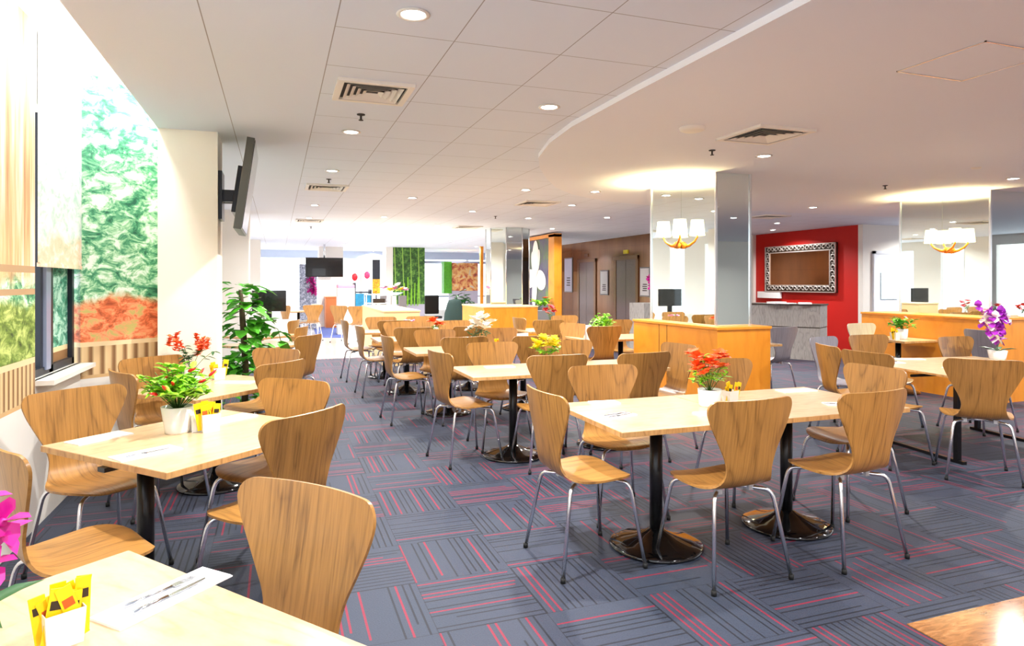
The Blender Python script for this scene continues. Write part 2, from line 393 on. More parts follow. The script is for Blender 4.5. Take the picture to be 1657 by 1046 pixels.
# left wall with the printed panels and a window
XW = -1.39
box_struct('wall_left', XW - .12, XW, -4, 4.75, 0, .775, M['white'])
b = B()
bx(b, XW - .12, XW, 4.75, 5.73, 0, .90); bx(b, XW - .12, XW, 4.75, 5.73, 2.6, 3.12); struct('wall_left_window', b, M['white'])
b = B(); bx(b, XW - .12, XW, 2.6, 4.75, .775, 3.1); struct('wall_left_print', b, M['mural_a'])
b = B(); prism(b, [(XW, 5.73), (-.90, 6.10), (-.98, 6.2), (XW - .12, 5.85)], .775, 3.1); struct('wall_left_maple_print', b, M['mural_b'])
b = B(); prism(b, [(XW, 5.73), (-.90, 6.10), (-.98, 6.2), (XW - .12, 5.85)], 0, .775); struct('wall_left_angle', b, M['white'])
# window in the left wall
w = B(); bx(w, XW - .10, XW - .05, 5.02, 5.07, .9, 2.6); bx(w, XW - .12, XW - .04, 5.16, 5.24, .9, 2.6); bx(w, XW - .12, XW - .04, 4.75, 5.73, .90, .95)
bx(w, XW - .1, XW - .04, 5.68, 5.73, .9, 2.6)
window = struct('window_1', w, M['frame_dark'])
w = B(); bx(w, XW - .10, XW - .03, 5.07, 5.16, .93, 2.6); o = obj('window_frame', w, M['frame_grey'], window)
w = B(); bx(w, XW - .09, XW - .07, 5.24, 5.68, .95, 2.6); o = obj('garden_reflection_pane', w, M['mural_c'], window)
w = B(); bx(w, XW - .02, XW + .10, 4.75, 5.73, .87, .90); o = obj('window_sill', w, M['white'], window)
w = B(); bx(w, XW + .005, XW + .015, 4.78, 5.70, 1.62, 3.05); bx(w, XW, XW + .02, 4.78, 5.70, 1.60, 1.625)
tag(obj('roller_blind', w, M['mural_d']), 'printed roller blind half drawn over the left window', 'blind')
# window band behind the camera side of the left wall
w = B()
for y0 in (-4, -2.4, -.8, .8, 2.4): bx(w, XW - .1, XW - .02, y0, y0 + .12, .775, 3.1)
bx(w, XW - .1, XW - .02, -4, 2.5, .775, .83); struct('window_2', w, M['frame_grey'])
# columns and outer wall further along
box_struct('column_near', -.90, -.46, 5.90, 6.36, 0, H, M['cream'])
box_struct('column_middle', -.98, -.46, 12.1, 12.8, 0, H, M['white'])
box_struct('column_far', -1.35, -.46, 20.2, 20.9, 0, H, M['white'])
w = B()
bx(w, XW - .1, XW, 6.2, 28.6, 0, .5); bx(w, XW - .1, XW, 6.2, 28.6, 2.5, 3.1)
for i in range(15): bx(w, XW - .1, XW, 6.2 + i * 1.6, 7.1 + i * 1.6, .5, 2.5)
struct('wall_left_far', w, M['white'])
# far wall: glazed
w = B(); bx(w, -1.5, 14, 28.5, 28.7, 0, .3); bx(w, -1.5, 14, 28.5, 28.7, 2.55, H)
for x0 in (-1.4, .9, 3.3, 5.6, 8.0, 10.4, 12.6): bx(w, x0, x0 + .10, 28.45, 28.6, .3, 2.55)
struct('wall_back', w, M['white'])
w = B(); bx(w, -1.3, 9, 26.2, 26.3, 2.45, H); struct('trim_1', w, pmat('pale_blue_bulkhead', (196, 208, 232), .6, var=.03))
# lift wall, red wall, white wall, right side, rear
XE = 8.8
b = B(); bx(b, XE, 11.62, 14.1, 21.6, 0, H); struct('wall_lifts', b, M['bronze'])
box_struct('wall_red', 11.68, 11.9, 10.72, 14.1, 0, H, M['red'])
box_struct('trim_2', 11.60, 11.70, 13.9, 14.1, 0, H, M['white'])
box_struct('wall_white', 11.68, 17, 10.60, 10.72, 0, H, M['white'])
w = B(); bx(w, 16.95, 17.1, -4, 10.7, 0, .5); bx(w, 16.95, 17.1, -4, 10.7, 2.45, H)
for i in range(8): bx(w, 16.95, 17.1, -4 + i * 1.9, -3.4 + i * 1.9, .5, 2.45)
struct('wall_right', w, M['white'])
w = B(); bx(w, -1.6, 17, -4.12, -4, 0, .9); bx(w, -1.6, 17, -4.12, -4, 2.5, 3.1)
for i in range(12): bx(w, -1.6 + i * 1.6, (-.90 if i < 3 else 0.0) + i * 1.6, -4.12, -4, .9, 2.5)
struct('wall_rear', w, M['white'])
b = B(); bx(b, XE + 2.9, 17, 14.1, 14.3, 0, H); struct('wall_hall', b, M['white'])
b = B(); bx(b, 6.9, 12, 21.6, 21.8, 1.9, H); struct('trim_3', b, M['maroon'])

# door in the white wall
b = B(); D0, D1 = 12.0, 12.95
bx(b, D0 - .06, D0, 10.55, 10.6, 0, 2.18); bx(b, D1, D1 + .06, 10.55, 10.6, 0, 2.18); bx(b, D0 - .06, D1 + .06, 10.55, 10.6, 2.12, 2.18)
dr = struct('door_1', b, M['door'])
b = B(); bx(b, D0, D1, 10.565, 10.6, 0.01, 2.12); obj('door_leaf', b, M['door'], dr)
b = B(); bx(b, D0 + .14, D0 + .62, 10.55, 10.57, 1.15, 1.72); obj('glass_pane', b, M['blueglass'], dr)
b = B(); tube(b, [(D1 - .1, 10.55, .95), (D1 - .1, 10.50, .98), (D1 - .1, 10.50, 1.18), (D1 - .1, 10.55, 1.21)], .012); obj('door_handle', b, M['black'], dr)

# ------------------------------------------------------------------ lifts
def lift(y0, y1, label):
    t = thing('lift_entrance', label, 'lift', (XE, (y0 + y1) / 2, 0), 0, 'lift entrances in the bronze wall')
    hw = (y1 - y0) / 2
    b = B(); bx(b, -.03, .02, -hw - .12, -hw, 0, 2.22); bx(b, -.03, .02, hw, hw + .12, 0, 2.22); bx(b, -.05, .02, -hw - .12, hw + .12, 2.12, 2.22); part('door_frame', b, M['liftgold'], t)
    for s in (-1, 1):
        b = B(); bx(b, -.018, .0, *(sorted((s * .006, s * hw))), .01, 2.12); part('door_panel', b, M['liftdoor'], t)
    b = B(); bx(b, -.03, 0, -.12, .12, 2.28, 2.38); part('floor_indicator', b, M['f_yellow'] if y0 < 16 else M['liftgold'], t)
    return t
lift(15.0, 16.05, 'nearest bronze lift entrance with yellow floor indicator above')
lift(17.4, 18.4, 'middle bronze lift entrance between two white notices')
lift(19.9, 20.7, 'farthest bronze lift entrance beside the orange framed poster')
def notice(x, y0, y1, z0, z1, label, m=None, lines=True):
    t = thing('wall_notice', label, 'notice', (x - .012, (y0 + y1) / 2, (z0 + z1) / 2), 0, 'notices on the lift wall')
    hy, hz = (y1 - y0) / 2, (z1 - z0) / 2
    b = B(); bx(b, -.012, .012, -hy, hy, -hz, hz); part('notice_frame', b, M['greymetal'], t)
    b = B(); bx(b, -.016, -.010, -hy + .03, hy - .03, -hz + .03, hz - .03); part('notice_sheet', b, m or M['paper'], t)
    if lines:
        b = B()
        for k in range(4): bx(b, -.020, -.015, -hy * .5, hy * (.3 + .08 * (k % 2)), -hz * .2 - k * hz * .14, -hz * .2 - k * hz * .14 + hz * .06)
        part('printed_lines', b, M['mark'], t)
notice(XE, 16.52, 17.0, 1.15, 1.86, 'white notice between the two nearest lifts')
notice(XE, 14.32, 14.80, 1.15, 1.9, 'white notice at the near end of the lift wall')
notice(XE, 18.9, 19.5, 1.2, 2.3, 'tall pale blue notice between the two farther lifts', M['lilac'])

# ------------------------------------------------------------------ mirrored columns with counters
def mirrored(x0, x1, y0, y1, label, zb=1.03):
    t = thing('mirrored_column', label, 'column', ((x0 + x1) / 2, (y0 + y1) / 2, 0), 0, 'mirrored columns')
    hx, hy = (x1 - x0) / 2, (y1 - y0) / 2; Z = HL if y0 < 8 else H
    b = B(); bx(b, -hx + .01, hx - .01, -hy + .01, hy - .01, zb, Z); part('core', b, M['white'], t)
    def pan(a0, a1, c0, c1):
        b = B(); bx(b, a0, a1, c0, c1, zb, Z - .002); part('mirror_panel', b, M['mirror'], t)
    n = 2
    for i in range(n):
        ya, yb = -hy + 2 * hy * i / n, -hy + 2 * hy * (i + 1) / n
        pan(-hx, -hx + .008, ya + .002, yb - .002)
    pan(-hx + .002, hx - .002, -hy, -hy + .008)
    b = B()
    for sx in (-1, 1):
        for sy in (-1, 1): bx(b, sx * hx - .012, sx * hx + .012, sy * hy - .012, sy * hy + .012, zb, Z)
    part('corner_trim', b, M['trimsilver'], t)
    return t
mirrored(4.47, 4.92, 5.95, 7.25, 'mirror clad column standing on the central orange counter')
mirrored(8.66, 9.6, 5.9, 7.2, 'mirror clad column standing on the orange counter at right', 1.06)
# octagonal far one
t = thing('mirrored_column', 'faceted mirror column far behind on the small orange counter', 'column', (5.0, 14.3, 0), 0, 'mirrored columns')
R8 = .5
for i in range(8):
    a0, a1 = PI / 8 + i * PI / 4, PI / 8 + (i + 1) * PI / 4
    b = B(); p0 = (R8 * math.cos(a0), R8 * math.sin(a0)); p1 = (R8 * math.cos(a1), R8 * math.sin(a1))
    q0 = (p0[0] * .97, p0[1] * .97); q1 = (p1[0] * .97, p1[1] * .97); prism(b, [p0, p1, q1, q0], 1.0, H); part('mirror_panel', b, M['mirror'], t)
b = B()
for i in range(8):
    a0 = PI / 8 + i * PI / 4; tube(b, [(R8 * math.cos(a0), R8 * math.sin(a0), 1.0), (R8 * math.cos(a0), R8 * math.sin(a0), H)], .012, 6)
part('corner_trim', b, M['trimsilver'], t)
def counter(name, x0, x1, y0, y1, z, m, label, topm=None, joints=()):
    t = thing(name, label, 'counter', ((x0 + x1) / 2, (y0 + y1) / 2, 0), 0, 'orange and beech counters')
    hx, hy = (x1 - x0) / 2, (y1 - y0) / 2
    b = B(); bx(b, -hx, hx, -hy, hy, 0, z - .03); part('body', b, m, t)
    b = B(); bx(b, -hx - .012, hx + .012, -hy - .012, hy + .012, z - .03, z, 0, .004); part('counter_top', b, topm or m, t)
    if joints:
        b = B()
        for (ax, v) in joints:
            if ax == 'x': bx(b, v - hx - .004, v - hx + .004, -hy - .002, -hy + .01, .02, z - .03)
            else: bx(b, -hx - .002, -hx + .01, v - hy - .004, v - hy + .004, .02, z - .03)
        part('panel_joint', b, M['mark'], t)
    return t
counter('orange_counter', 4.36, 5.05, 5.78, 7.5, 1.03, M['orange'], 'long orange counter around the central mirrored column', M['orange'], (('y', .95), ('y', 1.12)))
counter('orange_counter', 8.35, 10.2, 5.65, 7.6, 1.06, M['orange'], 'orange counter around the mirrored column at far right', M['orange'])
counter('orange_counter', 4.12, 5.35, 13.3, 15.0, 1.0, M['orange'], 'small orange counter far behind under the faceted mirror column', M['peach'])
counter('beech_counter', 1.80, 2.45, 11.85, 15.0, 1.0, M['peach'], 'pale beech counter behind the farthest table row', M['peach'])
counter('beech_counter', 1.52, 2.12, 22.6, 23.3, 1.03, M['terracotta'], 'terracotta box counter under the hanging screen', M['terracotta'])

def sconce(x, y, z, label):
    t = thing('wall_sconce', label, 'wall lamp', (x, y, z), 0, 'twin shade wall lamps')
    b = B(); lathe(b, [(0, -.02), (.035, -.015), (.05, .03), (.03, .06), (0, .07)], 16, (-.03, 0, -.06)); part('back_plate', b, M['gold'], t)
    for s in (-1, 1):
        b = B(); tube(b, [(-.03, 0, -.06), (-.08, s * .06, -.04), (-.10, s * .13, .0), (-.11, s * .17, .05), (-.11, s * .17, .09)], [.022, .017, .013, .01, .01]); part('arm', b, M['gold'], t)
        b = B(); lathe(b, [(.088, .07), (.07, .25), (.067, .25), (.085, .07)], 24, (-.11, s * .17, 0)); part('lamp_shade', b, M['shade'], t)
        L = bpy.data.lights.new('lamp', 'POINT'); L.energy = SCONCE_W; L.color = (1, .84, .42); L.shadow_soft_size = .02
        lo = bpy.data.objects.new('lamp_glow', L); C.objects.link(lo); lo.parent = t; lo.location = (-.11, s * .17, .20)
sconce(4.462, 6.62, 1.98, 'twin shade gold wall lamp on the central mirrored column')
sconce(8.65, 6.45, 1.98, 'twin shade gold wall lamp on the mirrored column at right')

# ------------------------------------------------------------------ chair
def chair_shell():
    ctrl = [(.215, .457), (.20, .468), (.16, .476), (.08, .476), (0, .470), (-.08, .468), (-.135, .475), (-.175, .495), (-.20, .53), (-.215, .58), (-.228, .65), (-.242, .73), (-.257, .82), (-.272, .93)]
    wid = [.215, .222, .232, .238, .234, .218, .192, .164, .146, .140, .160, .200, .244, .280]
    pts = []
    n = len(ctrl)
    def cr(a, b, c, d, t): return .5 * ((2 * b) + (-a + c) * t + (2 * a - 5 * b + 4 * c - d) * t * t + (-a + 3 * b - 3 * c + d) * t ** 3)
    for i in range(n - 1):
        i0, i3 = max(i - 1, 0), min(i + 2, n - 1)
        for k in range(4):
            t = k / 4
            pts.append((cr(ctrl[i0][0], ctrl[i][0], ctrl[i + 1][0], ctrl[i3][0], t), cr(ctrl[i0][1], ctrl[i][1], ctrl[i + 1][1], ctrl[i3][1], t), cr(wid[i0], wid[i], wid[i + 1], wid[i3], t)))
    pts.append((ctrl[-1][0], ctrl[-1][1], wid[-1]))
    # arc length
    s = [0]
    for a, c in zip(pts, pts[1:]): s.append(s[-1] + math.hypot(a[0] - c[0], a[1] - c[1]))
    L = s[-1]
    # resample, denser near both ends
    def at(q):
        for i in range(len(s) - 1):
            if s[i + 1] >= q:
                t = (q - s[i]) / (s[i + 1] - s[i]); a, c = pts[i], pts[i + 1]
                return tuple(a[j] * (1 - t) + c[j] * t for j in range(3))
        return pts[-1]
    RF, RB = .15, .075
    qs = [RF * (1 - math.cos(PI / 2 * k / 7)) for k in range(7)] + [RF + (L - RF - RB) * k / 26 for k in range(26)] + [L - RB + RB * math.sin(PI / 2 * k / 7) for k in range(8)]
    bm = B(); uv = bm.loops.layers.uv.new('UVMap')
    NU = 12; top, bot, uvs = [], [], {}
    for q in qs:
        y, z, w = at(q)
        y2, z2, _ = at(min(L, q + .004)); y1, z1, _ = at(max(0, q - .004))
        ty, tz = y2 - y1, z2 - z1; l = math.hypot(ty, tz); ty /= l; tz /= l
        ny, nz = tz, -ty
        if nz < 0 and abs(ty) > .9: ny, nz = -ny, -nz
        # inner side normal: up on the seat, forward on the back
        ny, nz = (abs(tz), abs(ty)) if True else (ny, nz)
        if q < RF: w = w - RF + math.sqrt(max(0, RF * RF - (RF - q) ** 2))
        if q > L - RB: w = w - RB + math.sqrt(max(0, RB * RB - (q - L + RB) ** 2))
        bk = min(1, max(0, (z - .52) / .15))
        r0, r1 = [], []
        for j in range(NU + 1):
            u = -1 + 2 * j / NU; x = u * w
            cup = .028 * bk * (x / .2) ** 2; cz = .010 * (1 - bk) * (x / .2) ** 2
            a = bm.verts.new((x, y + cup, z + cz)); c = bm.verts.new((x, y + cup - ny * .011, z + cz - nz * .011))
            uvs[a] = uvs[c] = (x, q); r0.append(a); r1.append(c)
        top.append(r0); bot.append(r1)
    def face(vs):
        f = bm.faces.new(vs); f.smooth = True
        for lp in f.loops: lp[uv].uv = uvs[lp.vert]
    for i in range(len(top) - 1):
        for j in range(NU):
            face((top[i][j], top[i][j + 1], top[i + 1][j + 1], top[i + 1][j]))
            face((bot[i][j + 1], bot[i][j], bot[i + 1][j], bot[i + 1][j + 1]))
        face((top[i][0], top[i + 1][0], bot[i + 1][0], bot[i][0])); face((top[i + 1][NU], top[i][NU], bot[i][NU], bot[i + 1][NU]))
    for j in range(NU):
        face((top[0][j + 1], top[0][j], bot[0][j], bot[0][j + 1])); face((top[-1][j], top[-1][j + 1], bot[-1][j + 1], bot[-1][j]))
    bm.edges.ensure_lookup_table()
    for e in bm.edges:
        if len(e.link_faces) == 2:
            vs = e.verts
            if e.link_faces[0].normal.length == 0: pass
    return bm
def make_chair(label):
    t = thing('dining_chair', label, 'chair', (0, 0, 0), 0, 'wooden shell dining chairs')
    sh = part('shell', chair_shell(), M['shell'], t)
    me = sh.data
    ang = sh.modifiers.new('edge', 'EDGE_SPLIT'); ang.split_angle = math.radians(50)
    for sx in (-1, 1):
        for sy in (-1, 1):
            b = B()
            fx, fy = .24, (.235 if sy > 0 else .245)
            P = [(sx * .035, sy * .045, .444), (sx * .10, sy * .10, .444)]
            # rounded bend then a straight splayed shank
            k0 = Vector((sx * .155, sy * .150, .440)); dirh = Vector((sx * .055, sy * .050, 0)).normalized()
            foot = Vector((sx * fx, sy * fy, .012)); k1 = Vector((sx * .190, sy * .185, .375))
            for q in range(6):
                a = q / 5; P.append(tuple(k0 * (1 - a) ** 2 + Vector((sx * .182, sy * .176, .440)) * 2 * a * (1 - a) + k1 * a * a))
            P.append(tuple(foot)); tube(b, P, .0105, 8)
            lg = part('leg', b, M['chrome'], t)
            b = B(); lathe(b, [(0, 0), (.013, 0), (.0135, .025), (.0, .026)], 10, (foot.x, foot.y, 0)); part('foot_cap', b, M['rubber'], lg)
    b = B(); lathe(b, [(0, .436), (.075, .438), (.08, .446), (.075, .457), (0, .458)], 20); part('mounting_plate', b, M['chrome'], t)
    for sx in (-1, 1):
        b = B(); bx(b, sx * .10 - .016, sx * .10 + .016, -.118, -.088, .430, .458, 0, .003); part('clip', b, M['bracket'], t)
    return t
CH = []
NS, EW = 'N', 'S'
# back-top x, y, heading in degrees from +Y towards +X, veneer, label
chairs = [
 (.10, 1.93, 229, 0, 'foreground wooden chair with its tall back rising behind the nearest table'),
 (-.93, 2.78, 62, 0, 'wooden chair cut by the left edge of the picture, seat pointing right'),
 (-1.04, 4.14, 140, 0, 'wooden chair on the wall side of the chili plant table, nearest the print wall fence'),
 (-.98, 4.84, 62, 0, 'wooden chair directly behind the one on the wall side of the chili plant table'),
 (-.93, 5.72, 140, 0, 'wooden chair facing the camera at the foot of the white column'),
 (.12, 4.09, 222, 0, 'wooden chair with rounded pale back at the far end of the chili plant table'),
 (.15, 3.03, 316, 0, 'wooden chair seen from behind at the aisle side of the chili plant table'),
 (1.31, 3.24, 88, 0, 'wooden chair in side view at the left end of the orange flower table'),
 (2.12, 4.10, 183, 0, 'wooden chair facing us behind the left end of the orange flower table'),
 (2.21, 2.62, -2, 0, 'wooden chair with its back to us, middle of the orange flower table'),
 (2.99, 2.60, -4, 0, 'wooden chair with its back to us at the right end of the orange flower table'),
 (3.88, 3.39, 272, 0, 'wooden chair with knotty pale back at the right end of the orange flower table'),
 (3.13, 4.13, 182, 0, 'wooden chair half hidden behind the orange flowers'),
 (2.10, 4.76, 2, 0, 'wooden chair seen from behind, in front of the yellow flowers'),
 (2.85, 4.68, -4, 0, 'dark backed wooden chair right of the yellow flowers'),
 (1.24, 5.36, 80, 0, 'wooden chair in side view at the left end of the yellow flower table'),
 (1.94, 6.03, 180, 0, 'wooden chair facing us at the left far side of the yellow flower table'),
 (2.72, 5.99, 180, 0, 'wooden chair facing us directly behind the yellow flowers'),
 (3.58, 5.27, 266, 0, 'wooden chair at the right end of the yellow flower table by the orange counter'),
 (1.87, 6.68, 0, 0, 'wooden chair seen from behind at the left of the white flower table'),
 (2.63, 6.58, 0, 0, 'wooden chair seen from behind at the right of the white flower table'),
 (1.08, 7.14, 85, 0, 'wooden chair in side view at the left end of the white flower table'),
 (1.81, 7.90, 180, 0, 'wooden chair facing us at the left far side of the white flower table'),
 (2.62, 7.90, 180, 0, 'wooden chair facing us at the right far side of the white flower table'),
 (1.65, 8.31, 0, 0, 'wooden chair seen from behind in front of the small orange posy'),
 (2.42, 8.31, 0, 0, 'wooden chair seen from behind, left of the white flowers'),
 (1.00, 8.94, 85, 0, 'wooden chair in side view, second from the far end of the aisle'),
 (1.71, 9.65, 180, 0, 'wooden chair facing us behind the small orange posy'),
 (2.52, 9.70, 180, 0, 'wooden chair facing us in front of the dark bench'),
 (1.68, 9.96, 0, 0, 'wooden chair seen from behind below the small pink posy'),
 (.94, 10.40, 85, 0, 'wooden chair in side view at the far end of the aisle'),
 (1.63, 11.1, 180, 0, 'wooden chair facing us just before the pale beech counter'),
 (2.31, 11.1, 180, 0, 'wooden chair facing us behind the small pink posy'),
 (4.07, 7.71, 0, 0, 'wooden chair seen from behind before the green leafy plant'),
 (4.95, 9.05, 180, 0, 'pale wooden chair facing us right of the green leafy plant'),
 (3.94, 9.31, 0, 0, 'wooden chair seen from behind, left of the red flowers'),
 (4.73, 10.55, 180, 0, 'wooden chair facing us before the bronze lift wall'),
 (3.70, 10.11, 85, 0, 'wooden chair beside the small far orange counter'),
 (3.97, 8.46, 250, 0, 'pale wooden chair turned sideways by the tall white table card'),
 (1.88, 16.4, 0, 0, 'far wooden chair seen from behind beside the pale beech counter'),
 (1.42, 16.9, 40, 0, 'far wooden chair beside the white food cabinet'),
 (.02, 6.07, 222, 0, 'wooden chair facing us left of the aisle beside the potted climbing plant'),
 (.06, 5.02, 312, 0, 'wooden chair seen from behind just left of the aisle, before the climbing plant'),
 (.36, 7.50, 305, 0, 'third wooden chair up the left side of the aisle, brown back to us'),
 (.34, 9.0, 290, 0, 'fourth wooden chair up the left side of the aisle'),
 (.28, 10.6, 290, 0, 'fifth wooden chair up the left side of the aisle'),
 (.15, 17.6, 60, 0, 'far wooden chair left of the small table by the blue mat'),
 (.88, 17.6, -10, 0, 'far wooden chair seen from behind beside the blue mat'),
 (1.02, 18.6, 300, 2, 'far pale chair by the terracotta box counter'),
 (4.95, 3.41, 44, 0, 'large backed wooden chair with its back to us at the right edge'),
 (4.58, 4.16, 90, 0, 'wooden chair at the left end of the purple orchid table'),
 (6.10, 5.50, 185, 0, 'wooden chair facing us behind the purple orchid table'),
 (7.75, 7.10, 180, 2, 'pale grey chair in front of the white door'),
 (8.02, 5.60, 100, 1, 'blue grey chair in front of the orange counter at right'),
 (6.75, 5.00, 180, 0, 'brown chair facing us partly behind the purple orchid'),
 (4.75, 4.75, 112, 0, 'narrow side view wooden chair before the red wall'),
 (5.41, 5.45, 165, 1, 'lilac grey chair before the foot of the red wall'),
 (6.20, 6.80, -8, 1, 'grey backed chair standing before the grey board desk'),
]
shell_alt = {}
proto = None
for i, (x, y, a, kd, lab) in enumerate(chairs):
    r = math.radians(a); lx, ly = x + .27 * math.sin(r), y + .27 * math.cos(r)
    if proto is None:
        proto = make_chair(lab); c = proto; c.location = (lx, ly, 0); c.rotation_euler = (0, 0, -r)
    else: c = dup(proto, (lx, ly, 0), -r, lab, 'wooden shell dining chairs')
    if kd:
        for ch in c.children:
            if ch.name.startswith('shell'):
                if kd not in shell_alt:
                    me = ch.data.copy(); me.materials[0] = M['shell_grey' if kd == 1 else 'shell_pale']; shell_alt[kd] = me
                ch.data = shell_alt[kd]

# ------------------------------------------------------------------ tables
def table(cx, cy, w, d, label, rz=0, post=(0, 0), kind='disc', th=.03):
    t = thing('dining_table', label, 'table', (cx, cy, 0), rz, 'wooden topped dining tables')
    b = B(); bx(b, -w / 2, w / 2, -d / 2, d / 2, ZT - th, ZT, 0, .003); part('tabletop', b, M['top'], t)
    b = B(); e = .0012
    bx(b, -w / 2 - e, w / 2 + e, -d / 2 - e, d / 2 + e, ZT - th + .002, ZT - .003); part('edge_banding', b, M['edge'], t)
    px, py = post
    if kind == 'disc':
        b = B(); tube(b, [(px, py, .05), (px, py, ZT - th)], .036, 20); part('post', b, M['black'], t)
        b = B(); lathe(b, [(0, 0), (.262, 0), (.268, .012), (.255, .022), (.20, .040), (.12, .060), (.06, .085), (.037, .10), (0, .10)], 40, (px, py, 0)); part('base', b, M['base'], t)
        b = B(); bx(b, px - .2, px + .2, py - .025, py + .025, ZT - th - .02, ZT - th); bx(b, px - .025, px + .025, py - .2, py + .2, ZT - th - .02, ZT - th); part('top_bracket', b, M['black'], t)
    else:
        for s in (-1, 1):
            b = B()
            X = s * (w / 2 - .12)
            for q in (-1, 1): bx(b, X - .02, X + .02, q * (d / 2 - .15) - .02, q * (d / 2 - .15) + .02, .02, ZT - th)
            bx(b, X - .02, X + .02, -d / 2 + .08, d / 2 - .08, 0, .025)
            part('leg_frame', b, M['black'], t)
        b = B(); tube(b, [(-w / 2 + .12, 0, .66), (w / 2 - .12, 0, .66)], .012); part('stretcher', b, M['black'], t)
    return t
a0 = math.radians
# foreground table: far corner at (-.40, 2.14); edges run towards (.609,-.79) and (-.75,-.65)
ex, ey = Vector((.62, -.785)), Vector((-.785, -.62))
def rot_table(corner, e1, e2, L1, L2, label, post=(0, 0)):
    c = Vector(corner) + e1 * L1 / 2 + e2 * L2 / 2
    return table(c.x, c.y, L1, L2, label, math.atan2(e1.y, e1.x), post)
rot_table((-.40, 2.14), ex, ey, 1.15, .75, 'nearest wooden table, cut by the bottom left of the picture')
e45 = Vector((.70, .714)); e135 = Vector((-.714, .70))
rot_table((-.42, 2.96), Vector((.741, .671)), Vector((-.671, .741)), 1.00, .93, 'angled wooden table carrying the red chili plant', (-.32, -.05))
rot_table((-.50, 4.72), e45, e135, .98, .76, 'angled wooden table behind the chili plant table', (.0, 0))
table(2.09, 3.40, .86, .86, 'left half of the long orange flower table with its own round base', 0, (-.05, -.14))
table(3.09, 3.40, 1.12, .86, 'right half of the long orange flower table with its own round base', 0, (-.12, -.14))
table(1.95, 5.47, .92, .74, 'left half of the yellow flower table', 0, (-.02, -.1))
table(2.88, 5.47, .92, .74, 'right half of the yellow flower table')
table(1.86, 7.38, .90, .76, 'left half of the white flower table')
table(2.78, 7.38, .92, .76, 'right half of the white flower table')
table(1.68, 9.0, .88, .78, 'table under the small orange posy')
table(2.58, 9.0, .90, .78, 'table left of the white flowers, beyond two more rows')
table(1.62, 10.55, .80, .70, 'table under the small pink posy')
table(2.44, 10.55, .82, .70, 'farthest table before the pale beech counter')
table(4.60, 8.28, 1.45, .80, 'table carrying the green leafy plant before the lift wall')
table(4.35, 9.95, 1.3, .75, 'small far table beside the red flowers')
table(-.12, 8.80, .8, .8, 'table right of the climbing plant at the left of the aisle', a0(45))
table(-.22, 10.3, .8, .8, 'second table beyond the climbing plant', a0(45))
table(.55, 18.9, .75, .75, 'far small table left of the blue mat')
table(6.02, 4.30, 1.5, 1.25, 'purple orchid table on black frame legs at right', math.radians(-7), kind='frame', th=.02)
table(5.55, 6.95, .8, .7, 'small table beside the grey backed chair')
table(8.02, 6.7, .62, .7, 'small table with a green plant against the orange counter', 0)

